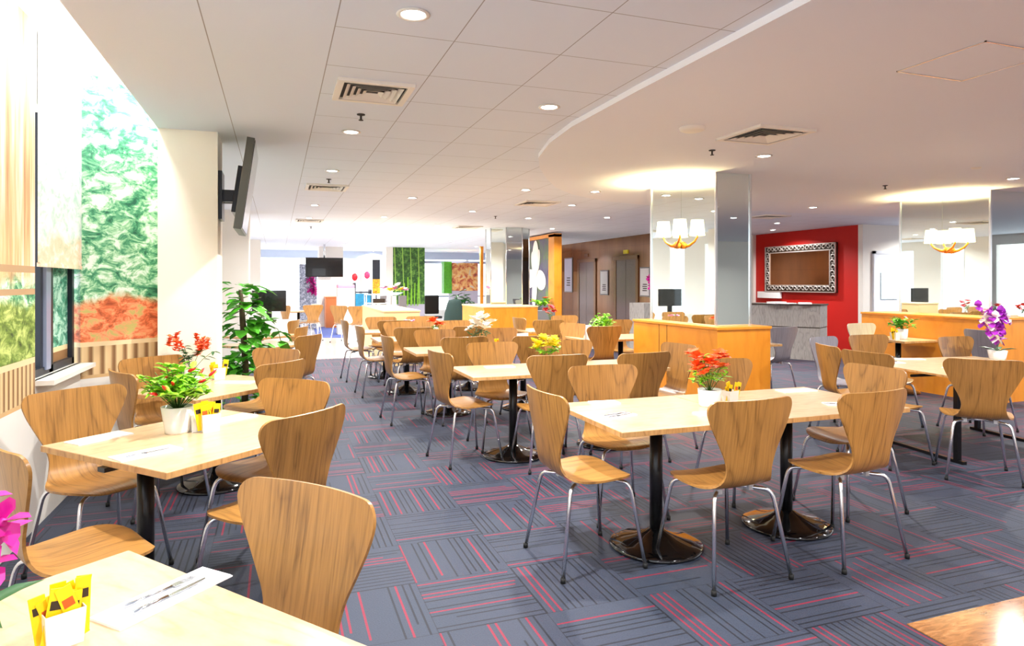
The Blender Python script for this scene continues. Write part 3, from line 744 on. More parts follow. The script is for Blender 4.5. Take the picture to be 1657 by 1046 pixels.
# ------------------------------------------------------------------ things on tables
def pot_bm(r0, r1, h):
    b = B(); lathe(b, [(0, 0), (r0, 0), (r0 * 1.02, .01), (r1, h), (r1 * .93, h), (r1 * .9, h * .85), (0, h * .85)], 28); return b
def flower(bm, c, r, petals=6, mi=0, cup=.3, ax=None):
    c = Vector(c); ax = ax or Vector((random.uniform(-.6, .6), random.uniform(-.6, .6), 1)).normalized()
    s = ax.orthogonal().normalized(); t = ax.cross(s)
    for i in range(petals):
        a = 2 * PI * i / petals + random.uniform(-.1, .1); d = s * math.cos(a) + t * math.sin(a)
        leaf(bm, c, c + d * r + ax * cup * r, r * .9, .15, mi, 0)
    ball(bm, c + ax * r * .12, r * .2, mi, 1)
def plant(name, label, cat, loc, pot=(.045, .058, .095), leafm='leaf', n=60, spread=.11, height=.14, lsize=.05, blooms=None, seed=1, group='potted plants on the tables', potm='ceramic', narrow=.45, base=None):
    random.seed(seed)
    t = thing(name, label, cat, loc, random.uniform(0, 6), group)
    part('pot', pot_bm(*pot), M[potm], t); h = pot[2]
    b = B(); lathe(b, [(0, h * .86), (pot[1] * .9, h * .86), (0, h * .9)], 16); part('soil', b, M['soil'], t)
    b = B(); ends = []
    for i in range(max(6, n // 7)):
        a = random.uniform(0, 2 * PI); rr = random.uniform(.1, 1) ** .6 * spread; zz = h + height * random.uniform(.35, 1) * (1 - .35 * (rr / spread) ** 2)
        e = Vector((rr * math.cos(a), rr * math.sin(a), zz)); ends.append(e)
        tube(b, [(0, 0, h * .8), tuple(e * .5 + Vector((0, 0, h * .45 + .01))), tuple(e)], .0022, 5)
    part('stems', b, M['stemgreen'], t)
    b = B()
    for i in range(n):
        e = random.choice(ends); q = random.uniform(.45, 1)
        p = e * q + Vector((0, 0, h * (1 - q))); a = random.uniform(0, 2 * PI)
        d = Vector((math.cos(a), math.sin(a), random.uniform(-.3, .8))).normalized() * lsize * random.uniform(.7, 1.25)
        leaf(b, p, p + d, lsize * narrow)
    part('foliage', b, M[leafm], t)
    if blooms:
        cm, cnt, r, pet = blooms[:4]; style = blooms[4] if len(blooms) > 4 else 'flower'
        for i in range(cnt):
            b = B(); a = 2 * PI * i / cnt + random.uniform(-.4, .4); rr = spread * random.uniform(.35, 1); zz = h + height * random.uniform(.45, 1.1)
            zz = zz if style != 'flower' else h + height * (.45 + .6 * ((i * 7) % cnt) / cnt)
            c = Vector((rr * math.cos(a), rr * math.sin(a), zz))
            if style == 'chili':
                d = Vector((math.cos(a), math.sin(a), random.uniform(-.1, .9))).normalized(); zz2 = Vector((0, 0, random.uniform(-.09, .02)))
                c = c + zz2; tube(b, [tuple(c), tuple(c + d * .012), tuple(c + d * .035), tuple(c + d * .055)], [.003, .0085, .007, .001], 8)
            elif style == 'spike':
                for k in range(6): flower(b, c + Vector((random.uniform(-.01, .01), random.uniform(-.01, .01), k * .014)), r, 5)
            else: flower(b, c, r, pet)
            part('chili_pepper' if style == 'chili' else 'blossom', b, M[cm], t)
    return t
plant('chili_plant', 'green chili plant with red peppers in a white pot on the angled left table', 'potted plant', (-.48, 3.74, ZT), (.058, .078, .135), 'leaflime', 280, .165, .24, .07, ('chili', 11, 0, 0, 'chili'), 3, narrow=.5)
plant('flower_pot', 'coral flower spikes in a white pot in front of the white column', 'potted plant', (-.62, 5.62, ZT), (.05, .06, .10), 'leafdark', 40, .16, .24, .06, ('f_orange', 9, .032, 5, 'spike'), 5)
plant('flower_pot', 'orange flowers in a white pot at the middle of the long front table', 'potted plant', (2.53, 3.43, ZT), (.062, .072, .105), 'leaflime', 90, .12, .22, .055, ('f_orange', 16, .058, 6), 8)
plant('flower_pot', 'yellow and lime flowers in a white pot between the two dark chair backs', 'potted plant', (2.32, 5.55, ZT), (.06, .08, .09), 'leaflime', 60, .14, .17, .06, ('f_yellow', 15, .06, 9), 11)
plant('flower_pot', 'white blossoms over green leaves, centre of the third table row', 'potted plant', (2.26, 7.45, ZT), (.05, .06, .09), 'leafdark', 70, .15, .28, .06, ('f_white', 10, .085, 9), 12)
plant('flower_pot', 'small orange posy on the table behind the white flower row', 'potted plant', (2.10, 9.0, ZT), (.05, .055, .08), 'leaf', 26, .11, .18, .06, ('f_orange', 8, .07, 6), 13)
plant('flower_pot', 'small pink posy on the farthest row before the beech counter', 'potted plant', (1.98, 10.5, ZT), (.05, .055, .08), 'leaf', 24, .09, .14, .05, ('f_pink', 7, .05, 6), 14)
plant('leafy_plant', 'bushy green plant without flowers on the table before the lifts', 'potted plant', (4.35, 8.35, ZT), (.05, .065, .10), 'leaflime', 170, .17, .25, .08, None, 15)
plant('flower_pot', 'red flowers on a stalk left of the lift entrances', 'potted plant', (4.05, 9.55, ZT), (.045, .05, .16), 'leaf', 14, .08, .25, .05, ('f_red', 5, .07, 7), 16)
plant('leafy_plant', 'green bushy plant in a white pot before the orange counter at right', 'potted plant', (8.0, 6.62, ZT), (.06, .07, .14), 'leaf', 110, .17, .2, .08, ('f_pink', 2, .03, 6), 17)
plant('flower_pot', 'red flowers on top of the orange counter at far right', 'potted plant', (9.0, 5.74, 1.06), (.04, .045, .05), 'leafdark', 10, .09, .12, .04, ('f_red', 5, .05, 6), 18)
def orchid(loc, label, petal, n, arch, lean, seed, h=.36, fsize=.045, potr=.06, rz=0.):
    random.seed(seed); t = thing('potted_orchid', label, 'potted plant', loc, rz, 'potted orchids')
    part('pot', pot_bm(potr * .8, potr, .09), M['ceramic'], t)
    b = B()
    for i in range(4):
        a = i * 1.6 + .4; leaf(b, (0, 0, .08), (.16 * math.cos(a), .16 * math.sin(a), .14), .05)
    part('foliage', b, M['leafdark'], t)
    b = B(); P = [(lean * arch * (q / 8) ** 2, 0, .08 + h * (q / 8) - .5 * arch * (q / 8) ** 3 * .3) for q in range(9)]; tube(b, P, .003, 6); part('stems', b, M['stemgreen'], t)
    for i in range(n):
        q = 3 + 5 * i / max(1, n - 1); k = min(7, int(q)); p = Vector(P[k]).lerp(Vector(P[k + 1]), q - k) + Vector((random.uniform(-.09, .09), random.uniform(-.05, .05), random.uniform(-.05, .05))) * (1.2 if n > 20 else .5)
        b = B(); flower(b, p, fsize, 5, 0, .2, Vector((random.uniform(-.6, .6), -1, random.uniform(-.1, .5))).normalized()); part('blossom', b, M[petal if i % 4 else 'f_white'] if petal == 'f_purple' else M[petal], t)
    return t
orchid((6.78, 4.55, ZT), 'purple and white orchid on the framed table at right', 'f_purple', 34, .10, -1, 4, .40, .075, .085)
orchid((-.60, 1.60, ZT), 'magenta orchid at the left edge on the nearest table', 'f_magenta', 6, .05, 1, 5, .24, .055, .05, .3)
orchid((7.62, 12.3, 1.07), 'small magenta orchid beside the lift wall notice', 'f_magenta', 6, .14, -1, 6, .5, .09, .06)

def caddy(loc, rz, label, n=7, seed=1, s=1.0):
    random.seed(seed); t = thing('sachet_caddy', label, 'sachet holder', loc, rz, 'sugar sachet holders')
    b = B(); w, d, h = .045 * s, .03 * s, .065 * s
    lathe(b, [(0, 0), (w * .9, 0), (w * 1.02, h), (w * .96, h), (w * .85, .004), (0, .004)], 4); bmesh.ops.rotate(b, verts=b.verts[:], cent=(0, 0, 0), matrix=Matrix.Rotation(PI / 4, 3, 'Z'))
    for f in b.faces: f.smooth = False
    for v in b.verts: v.co.y *= .8
    part('holder', b, M['ceramic'], t)
    for i in range(n):
        b = B(); x = -.03 * s + .06 * s * random.random(); y = -.018 * s + .036 * s * i / n; hh = (.075 + random.uniform(0, .03)) * s; tl = random.uniform(-.35, .35)
        bx(b, -.013 * s, .013 * s, -.0018, .0018, .0, hh, 0, .0008); bx(b, -.009 * s, .009 * s, -.0026, -.0016, hh * .62, hh * .78, 1)
        bmesh.ops.rotate(b, verts=b.verts[:], cent=(0, 0, 0), matrix=Matrix.Rotation(tl, 3, 'Y')); bmesh.ops.translate(b, verts=b.verts[:], vec=(x, y, .012))
        part('sachet', b, [M['yellow'], M['redmark'] if i % 3 == 0 else M['mark']], t)
    return t
caddy((-.43, 1.635, ZT), .5, 'yellow sachets in a white holder on the nearest table', 13, 2, 1.15)
caddy((-.33, 3.72, ZT), .4, 'yellow sachets in a white holder beside the chili plant', 7, 3, 1.4)
caddy((-.44, 5.70, ZT), .4, 'yellow sachet holder on the angled table behind the chili plant', 6, 4, 1.4)
caddy((2.70, 3.45, ZT), .2, 'yellow tagged sachet holder beside the orange flowers', 6, 5, 1.3)
caddy((2.42, 7.34, ZT), .2, 'yellow sachet holder beside the white blossoms', 5, 6)
caddy((7.78, 6.55, ZT), .2, 'yellow sachet holder by the green plant at right', 5, 7, 1.6)
caddy((6.95, 4.25, ZT), .2, 'yellow sachet holder beside the purple orchid', 6, 8, 1.5)
def card(loc, rz, label, w=.06, h=.10):
    b = B(); 
    for s in (-1, 1):
        vs = [b.verts.new(p) for p in ((-w / 2, s * .022, 0), (w / 2, s * .022, 0), (w / 2, s * .001, h), (-w / 2, s * .001, h))]; b.faces.new(vs if s < 0 else vs[::-1])
    o = obj('table_card', b, M['paper'], loc=loc, rot=(0, 0, rz)); md = o.modifiers.new('thick', 'SOLIDIFY'); md.thickness = .0015
    tag(o, label, 'table card', 'white table cards')
card((-.395, 3.73, ZT), .4, 'white card standing between the chili pot and the sachets', .05, .12)
card((2.78, 7.4, ZT), .3, 'white card standing on the white flower table', .17, .16)
card((3.93, 7.95, ZT), .3, 'tall white card near the green leafy plant', .10, .2)

def fork(bm):
    tube(bm, [(0, -.09, .004), (0, -.02, .003), (0, .03, .004)], [.005, .004, .003], 6)
    bx(bm, -.010, .010, .03, .055, .003, .005)
    for k in range(4): bx(bm, -.010 + k * .0058, -.0075 + k * .0058, .055, .095, .003, .0045)
def knife(bm):
    tube(bm, [(0, -.10, .004), (0, -.01, .004)], [.006, .0045], 6); prism(bm, [(-.006, -.01), (.006, -.01), (.008, .05), (.004, .095), (-.004, .10), (-.006, .05)], .003, .0045)
def setting(loc, rz, nl, kl, fl, s=1.0, w=.12, L=.27):
    b = B(); bx(b, -w / 2 * s, w / 2 * s, -L / 2 * s, L / 2 * s, 0, .0035)
    bx(b, -w / 2 * s, w / 2 * s * .96, -L / 2 * s, L / 2 * s * .98, .0035, .006)
    tag(obj('paper_napkin', b, M['paper'], loc=loc, rot=(0, 0, rz)), nl, 'napkin', 'paper napkins')
    up = Vector((0, 0, .006)); dx = Vector((math.cos(rz), math.sin(rz), 0))
    if kl:
        b = B(); knife(b); tag(obj('table_knife', b, M['steel'], loc=Vector(loc) + up + dx * .02, rot=(0, 0, rz + .03)), kl, 'knife', 'table knives')
    if fl:
        b = B(); fork(b); tag(obj('table_fork', b, M['steel'], loc=Vector(loc) + up - dx * .02, rot=(0, 0, rz - .05)), fl, 'fork', 'table forks')
# napkin on the near table spans px (165..370, 922..1013)
setting((-.255, 1.79, ZT), -.80, 'folded white napkin across the corner of the nearest table', 'steel knife on the nearest napkin', 'steel fork on the nearest napkin', 1.0, .11, .30)
setting((-.55, 3.32, ZT), -.95, 'white napkin near the front corner of the chili plant table', 'steel knife on the chili plant table', None)
setting((-.82, 3.72, ZT), -.8, 'white napkin beside the wall side chair of the chili plant table', None, None)
setting((-.24, 4.00, ZT), -.8, 'white napkin right of the sachets on the chili plant table', None, None)
setting((1.84, 3.34, ZT), -1.25, 'white napkin at the left front of the orange flower table', 'steel knife at the left front of the orange flower table', 'steel fork at the left front of the orange flower table', 1, .10, .22)
setting((1.96, 3.74, ZT), 1.45, 'white napkin at the left back of the orange flower table', None, None, 1, .12, .18)
setting((3.46, 3.70, ZT), 1.45, 'white napkin at the right back of the orange flower table', None, None, 1, .12, .26)
setting((2.37, 3.22, ZT), 1.45, 'white napkin just left of the front chair back', None, None, 1, .10, .16)
setting((3.32, 3.20, ZT), 1.2, 'white napkin peeking left of the right front chair back', None, 'steel fork at the right end of the orange flower table', 1, .10, .16)
setting((1.90, 5.65, ZT), 1.5, 'white napkin on the left half of the yellow flower table', None, None)
setting((5.50, 4.70, ZT), 1.3, 'white napkin at the left of the purple orchid table', 'steel knife at the left of the purple orchid table', None)
setting((5.72, 4.15, ZT), 1.0, 'white napkin at the front of the purple orchid table', None, 'steel fork at the front of the purple orchid table')
setting((5.95, 4.85, ZT), 1.2, 'white napkin at the back of the purple orchid table', None, None)
setting((-.30, 5.45, ZT), 1.2, 'white napkin right of the coral flower table sachets', None, None)

# ------------------------------------------------------------------ climbing plant
def climbing(loc):
    random.seed(21); t = thing('climbing_plant', 'tall climbing plant on a pole in a black tub beside the white column', 'potted plant', loc)
    b = B(); lathe(b, [(0, 0), (.17, 0), (.20, .17), (.205, .19), (.19, .19), (.18, .15), (0, .15)], 32); part('tub', b, M['base'], t)
    b = B(); tube(b, [(0, 0, .1), (.01, 0, .6), (-.02, .01, 1.1), (-.04, 0, 1.42)], [.035, .035, .032, .02], 10); part('moss_pole', b, M['stem'], t)
    b = B(); vines = []
    for i in range(13):
        a = random.uniform(0, 2 * PI); z0 = random.uniform(.3, 1.2); r = random.uniform(.18, .36)
        P = [(0, 0, z0), (r * .5 * math.cos(a), r * .5 * math.sin(a), z0 + .12), (r * math.cos(a), r * math.sin(a), z0 + .03), (r * 1.1 * math.cos(a), r * 1.1 * math.sin(a), z0 - .12)]
        tube(b, P, .004, 5); vines.append(P)
    part('vines', b, M['stemgreen'], t)
    b = B()
    for P in vines:
        for k in range(1, 4):
            for q in range(3):
                p = Vector(P[k]) + Vector((random.uniform(-.04, .04), random.uniform(-.04, .04), random.uniform(-.04, .04))); a = random.uniform(0, 2 * PI)
                leaf(b, p, p + Vector((.15 * math.cos(a), .15 * math.sin(a), random.uniform(-.12, .04))), .11, .12)
    for i in range(175):
        z = random.uniform(.25, 1.5); a = random.uniform(0, 2 * PI); r = random.uniform(.02, .2)
        p = Vector((r * math.cos(a), r * math.sin(a), z)); L = random.uniform(.12, .20)
        leaf(b, p, p + Vector((L * math.cos(a), L * math.sin(a), random.uniform(-.09, .07))), L * .72, .12)
    part('foliage', b, M['leaf'], t)
climbing((-.33, 7.62, 0))

# ------------------------------------------------------------------ screens
t = thing('wall_television', 'black television tilted on the right side of the white column', 'television', (-.24, 5.98, 2.28), 0)
tilt = Matrix.Rotation(math.radians(8), 3, 'Y')
def tb(name, x0, x1, y0, y1, z0, z1, m, bev=.004):
    b = B(); bx(b, x0, x1, y0, y1, z0, z1, 0, bev); bmesh.ops.rotate(b, verts=b.verts[:], cent=(0, 0, 0), matrix=tilt); part(name, b, m, t)
tb('casing', -.035, .025, -.42, .42, -.36, .37, M['bezel']); tb('screen', .0245, .030, -.405, .405, -.345, .355, M['screen'], 0)
tb('rear_housing', -.08, -.03, -.25, .25, -.22, .16, M['black'])
b = B(); bx(b, -.22, -.19, -.05, .22, -.25, .15); bx(b, -.2, -.07, .0, .05, -.1, .0); bx(b, -.2, -.07, .12, .17, -.1, .0); part('wall_bracket', b, M['black'], t)
t = thing('hanging_television', 'black television hung on the far white pillar', 'television', (1.43, 21.9, 2.0))
b = B(); bx(b, -.58, .58, -.04, .04, -.31, .31, 0, .01); part('casing', b, M['black'], t)
b = B(); bx(b, -.55, .55, -.046, -.04, -.28, .28); part('screen', b, M['screen'], t)
b = B(); tube(b, [(0, .03, .3), (0, .03, H - 1.98)], .03); bx(b, -.2, .2, -.02, .05, -.4, -.3); part('ceiling_mount', b, M['trimsilver'], t)
box_struct('column_screen', 1.35, 2.15, 23.35, 24.1, 0, H, M['white'])
# ------------------------------------------------------------------ far left furniture
t = thing('monitor', 'dark monitor behind the climbing plant at the far window', 'screen', (-.15, 13.9, .75))
b = B(); bx(b, -.32, .32, -.03, .03, .18, .60, 0, .01); part('casing', b, M['screen'], t)
b = B(); bx(b, -.05, .05, -.02, .04, 0, .2); bx(b, -.14, .14, -.1, .1, 0, .02); part('stand', b, M['black'], t)
b = B(); bx(b, -.6, .35, 13.6, 14.3, 0, .75, 0, .01); tag(obj('side_cabinet', b, M['white']), 'low white cabinet carrying the dark monitor', 'cabinet')
t = thing('glitter_column', 'silver glitter display pillar with magenta flowers', 'display', (.95, 22.5, 0))
b = B(); bx(b, -.27, .27, -.2, .2, 0, 2.1); part('pillar', b, M['glitter'], t)
b = B()
random.seed(5)
for i in range(12): flower(b, (.12 + random.uniform(-.14, .14), -.24, 1.45 + random.uniform(-.3, .25)), .13, 5, 0, .2, Vector((0, -1, .2)).normalized())
part('blossom', b, M['f_magenta'], t)
# white food cabinet with pink top
t = thing('food_cabinet', 'white glazed food cabinet with a pink top beyond the beech counter', 'cabinet', (1.89, 19.8, 0))
b = B(); bx(b, -.24, .24, -.25, .25, 0, 1.35); part('cabinet_body', b, M['white'], t)
b = B(); bx(b, -.24, .24, -.25, .25, 1.35, 1.45, 0, .03); part('cabinet_top', b, M['pinktop'], t)
t = thing('drinks_cabinet', 'blue glass drinks cabinet with sloping lid', 'cabinet', (2.38, 19.9, 0))
b = B(); bx(b, -.25, .25, -.25, .25, 0, .62); part('cabinet_body', b, M['white'], t)
b = B(); bx(b, -.22, .22, -.27, .2, .66, 1.18); part('display_window', b, M['blue'], t)
b = B(); prism(b, [(-.25, -.25), (.25, -.25), (.25, .25), (-.25, .25)], 1.2, 1.24); bx(b, -.25, -.21, -.26, .25, .6, 1.5); bx(b, .21, .25, -.26, .25, .6, 1.3); part('frame', b, M['frame_dark'], t)
for k, (x, z) in enumerate(((2.16, 1.60), (2.52, 1.66))):
    b = B(); ball(b, (0, 0, .07), .09, 0, 2, (1, 1, 1.3)); tube(b, [(0, 0, -.05), (.0, 0, -.40)], .006)
    tag(obj('balloon', b, M['f_red'] if k == 0 else pmat('pink_balloon', (226, 60, 110), .3), loc=(x, 19.85, z)), ('smaller red balloon over the drinks cabinet', 'larger pink balloon over the drinks cabinet')[k], 'balloon', 'balloons on the drinks cabinet')
t = thing('sunflower_banner', 'tall dark banner with sunflowers beyond the drinks cabinet', 'banner', (3.02, 21.5, 0))
b = B(); bx(b, -.12, .12, -.02, .02, 1.6, 2.25); bx(b, -.02, .02, -.01, .01, 0, 1.2); part('banner_top', b, M['frame_dark'], t)
b = B(); bx(b, -.12, .12, -.03, .02, 1.15, 1.62); part('sunflower_print', b, M['sunflower'], t)
# bouquet pillar
t = thing('bouquet_stand', 'grey pillars carrying a bowl of pale mixed flowers', 'display stand', (3.23, 19.4, 0))
for x in (-.28, .0, .26):
    b = B(); bx(b, x - (.1 if x else .06), x + (.1 if x else .06), -.12, .12, 0, 1.12); part('pillar', b, M['greymetal'] if x else M['white'], t)
b = B(); lathe(b, [(0, 1.13), (.16, 1.14), (.3, 1.22), (.28, 1.22), (0, 1.17)], 20); part('bowl', b, M['blueglass'], t)
random.seed(9)
for i, m in enumerate(('f_pink', 'f_white', 'f_yellow', 'f_pink', 'f_white', 'f_yellow', 'f_pink')):
    b = B(); flower(b, (-.3 + i * .1, -.05, 1.33 + .08 * math.sin(i * 2)), .16, 8); part('blossom', b, M[m], t)
# serving equipment between
t = thing('serving_trolley', 'white open serving trolley with dark shelves', 'trolley', (2.49, 17.6, 0))
b = B()
for x in (-.3, .3):
    for y in (-.2, .2): tube(b, [(x, y, 0), (x, y, 1.2)], .015)
part('frame', b, M['trimsilver'], t)
for z in (.3, .62, .95, 1.18):
    b = B(); bx(b, -.3, .3, -.2, .2, z, z + .02); part('shelf', b, M['white'], t)
b = B(); bx(b, -.24, .02, -.15, .1, .64, .72); bx(b, .08, .24, -.15, .1, .64, .72); bx(b, -.1, .2, -.1, .1, .97, 1.08); part('tray', b, M['mark'], t)
# bamboo pillar and planter
t = thing('bamboo_pillar', 'square pillar printed with green bamboo', 'column', (4.35, 23.3, 0))
b = B(); bx(b, -.56, .56, -.4, .4, .75, H); part('bamboo_panel', b, M['bamboo'], t)
b = B(); bx(b, -.80, -.56, -.4, .4, 0, H); part('side_panel', b, M['white'], t)
b = B(); bx(b, -.56, .56, -.42, .4, 0, .75); part('plinth', b, M['lilac'], t)
b = B()
for i in range(6): tube(b, [(-.3 + i * .12, -.46, .7), (-.3 + i * .125, -.47, 1.3 + .2 * (i % 3))], .02, 6)
part('bamboo_cane', b, M['leaflime'], t)
for k, x in enumerate((3.65, 3.95, 4.22)):
    b = B(); bx(b, -.12, .12, -.01, .01, 0, .26); tag(obj('paper_sign', b, M['paper'], loc=(x, 22.84, .35)), 'white sheet leaning on the lilac plinth below the bamboo pillar', 'sheet', 'white sheets below the bamboo pillar')
b = B(); bx(b, -.27, .3, -.25, .25, 0, .42); bx(b, -.32, .32, -.28, .28, .42, .5, 0, .01)
tag(obj('dark_bench', b, pmat('dark_bench', (40, 34, 40), .5), loc=(3.05, 13.6, 0)), 'dark low bench behind the third row chairs', 'bench')
t = thing('office_chair', 'black mesh backed chair beside the bamboo pillar', 'chair', (4.46, 19.6, 0))
b = B(); bx(b, -.22, .22, .16, .20, .55, 1.12, 0, .03); part('backrest', b, M['black'], t)
b = B(); bx(b, -.24, .24, -.22, .22, .42, .5, 0, .03); part('seat', b, M['black'], t)
b = B(); tube(b, [(0, 0, .06), (0, 0, .42)], .03)
for i in range(5): tube(b, [(0, 0, .08), (.26 * math.cos(i * 1.257), .26 * math.sin(i * 1.257), .03)], .015)
part('base', b, M['black'], t)
# dark green covered thing
b = B(); lathe(b, [(0, 0), (.3, 0), (.31, .3), (.27, .7), (.2, .95), (.16, 1.05), (0, 1.08)], 14); tag(obj('covered_stand', b, M['darkgreen'], loc=(4.35, 16.6, 0)), 'stand covered in dark green cloth behind the far counter', 'stand')
def bush(loc, label, r, h, n, ls, m='leafdark', seed=3, potm='planter', pot=(.18, .2, .35)):
    plant('indoor_shrub', label, 'potted plant', loc, pot, m, n, r, h, ls, None, seed, 'shrubs far behind', potm)
bush((4.95, 18.0, 0), 'dark green shrub far behind left of the faceted mirror column', .32, 1.0, 160, .2, 'leafdark', 31)
b = B(); bx(b, -.05, .05, -.05, .05, 0, H); tag(obj('orange_post', b, M['orange'], loc=(6.55, 21.4, 0)), 'thin orange post left of the faceted mirror column', 'post')
# far right window scene behind the pillar
w = B()
for x0 in (6.9, 9.2): bx(w, x0, x0 + .1, 25.0, 25.1, 0, 2.3)
bx(w, 5.3, 9.3, 25.0, 25.1, 2.25, 2.35); bx(w, 5.3, 9.3, 25.0, 25.1, .95, 1.0); struct('window_3', w, M['frame_grey'])
t = thing('market_kiosk', 'colourful printed kiosk by the far window left of the orange post', 'kiosk', (6.75, 24.3, 0))
b = B(); bx(b, -.55, .45, -.3, .3, 0, 1.2); part('kiosk_body', b, M['lilac'], t)
b = B(); bx(b, -.55, .45, -.3, .3, 1.2, 2.25); part('printed_board', b, splash('kiosk_print', [(60, 50, 60), (190, 90, 60), (230, 190, 120), (160, 180, 210)], 4), t)
b = B(); bx(b, -.85, -.55, -.2, .2, 1.1, 2.3); part('green_pennant', b, M['leaf'], t)
# framed flower poster
t = thing('flower_poster', 'tall orange framed poster of a white flower beside the lifts', 'poster', (6.40, 16.0, 0))
b = B(); bx(b, -.1, .1, -1.40, -1.05, 0, 2.68); part('frame_post', b, M['orange'], t)
b = B(); bx(b, -.1, .1, 1.1, 1.32, 0, 2.68); part('frame_post', b, M['orange'], t)
b = B(); bx(b, -.1, .1, -1.40, 1.32, 2.62, 2.70); part('frame_rail', b, M['orange'], t)
b = B(); bx(b, -.02, .02, -1.05, 1.1, .55, 2.62); part('print', b, M['posterbg'], t)
b = B()
for (a, L, wd) in ((88, .95, .45), (108, .7, .3), (70, .75, .3), (188, .72, .5), (-14, .72, .5), (262, .8, .34)):
    r = math.radians(a); cy, cz = -L / 2 * math.cos(r), 1.66 + L / 2 * math.sin(r); px_ = -.03 - a % 7 * .002; e1 = (-math.cos(r), math.sin(r)); e2 = (-e1[1], e1[0])
    ring = [bm_v for bm_v in [b.verts.new((px_, cy + e1[0] * L / 2 * math.cos(q * PI / 10) + e2[0] * wd / 2 * math.sin(q * PI / 10), cz + e1[1] * L / 2 * math.cos(q * PI / 10) + e2[1] * wd / 2 * math.sin(q * PI / 10))) for q in range(20)]]
    b.faces.new(ring)
part('painted_petals', b, M['f_white'], t)
b = B(); bx(b, -.25, .25, -.6, .6, 0, .85, 0, .01); tag(obj('planter_box', b, M['planter'], loc=(5.95, 14.9, 0)), 'grey planter box below the flower poster', 'planter')
plant('cactus_planting', 'green cactus and leaves in the grey planter box', 'potted plant', (5.95, 14.75, .85), (.12, .14, .05), 'leaflime', 60, .28, .3, .16, ('f_orange', 2, .1, 6), 33, 'shrubs far behind', 'planter')
t = thing('bollard', 'red and white banded bollard left of the flower poster', 'bollard', (5.72, 16.2, 0))
b = B(); bx(b, -.09, .09, -.09, .09, .0, 1.05); part('red_band', b, M['f_red'], t)
b = B(); bx(b, -.092, .092, -.092, .092, 1.05, 1.32); part('white_band', b, M['paper'], t)

# ------------------------------------------------------------------ reception desks
t = thing('reception_desk', 'grey board reception desk before the red wall', 'desk', (9.36, 10.6, 0), math.atan2(-1.45, .9))
b = B(); bx(b, -.85, .85, 0, .55, 0, .62); part('lower_boards', b, M['greyboard'], t)
b = B(); bx(b, -.85, .85, 0, .55, .64, 1.06); part('upper_boards', b, M['greyboard'], t)
b = B(); bx(b, -.84, .84, .01, .54, .62, .64); bx(b, -.87, .87, -.02, .57, 1.06, 1.085); part('dark_reveal', b, M['mark'], t)
for k, (x, r) in enumerate(((9.48, .3), (9.68, .9), (9.36, .1))):
    b = B(); bx(b, -.15, .15, -.11, .11, 0, .02 + .01 * k); tag(obj('paper_stack', b, M['paper'], loc=(x, 10.62 - (x - 9.3) * 1.3, 1.085), rot=(0, 0, r)), ('middle stack of white papers on the reception desk', 'right stack of white papers on the reception desk', 'left stack of white papers on the reception desk')[k], 'papers', 'papers on the reception desk')
b = B(); bx(b, 7.22, 8.1, 12.0, 12.6, 0, .62); bx(b, 7.22, 8.1, 12.0, 12.6, .64, 1.07); bx(b, 7.23, 8.09, 12.01, 12.59, .62, .64)
tag(obj('reception_desk', b, M['greyboard']), 'end of a grey board desk left of the central mirrored column', 'desk')
# ornate framed mirror on the red wall
ya, yb = 11.247, 13.469
t = thing('ornate_mirror', 'wide mirror in an ornate silver scroll frame on the red wall', 'mirror', (11.62, (ya + yb) / 2, 1.84)); hy, hz = (yb - ya) / 2, .56
bw = .17
b = B(); bx(b, .0, .05, -hy, hy, -hz, hz); part('backing', b, M['mark'], t)
b = B(); bx(b, -.012, .0, -hy + bw, hy - bw, -hz + bw, hz - bw); part('mirror_glass', b, M['bronzemirror'], t)
b = B()
for (y0, y1, z0, z1) in ((-hy, hy, hz - .018, hz), (-hy, hy, -hz, -hz + .018), (-hy, -hy + .018, -hz, hz), (hy - .018, hy, -hz, hz), (-hy + bw, hy - bw, hz - bw, hz - bw + .02), (-hy + bw, hy - bw, -hz + bw - .02, -hz + bw), (-hy + bw - .02, -hy + bw, -hz + bw, hz - bw), (hy - bw, hy - bw + .02, -hz + bw, hz - bw)):
    bx(b, -.03, .0, y0, y1, z0, z1)
part('frame_border', b, M['ornate'], t)
b = B(); random.seed(4)
def scroll(cy, cz, r, flip):
    P = []
    for k in range(11):
        a = k * .62 * flip + (0 if flip > 0 else PI); rr = r * (1 - k * .075); P.append((-.016, cy + rr * math.cos(a), cz + rr * math.sin(a)))
    tube(b, P, [.017 - .001 * k for k in range(11)], 6)
n = 0
y = -hy + .085
while y < hy - .04:
    for zc in (hz - .085, -hz + .085): scroll(y, zc, .07, 1 if n % 2 else -1)
    y += .125; n += 1
z = -hz + .2
while z < hz - .15:
    for yc in (-hy + .085, hy - .085): scroll(yc, z, .07, 1 if n % 2 else -1)
    z += .12; n += 1
part('scrollwork', b, M['ornate'], t)
b = B(); bx(b, 11.60, 11.66, 12.95, 13.75, 1.12, 1.28); tag(obj('switch_strip', b, M['paper']), 'row of white sockets low on the red wall', 'sockets')

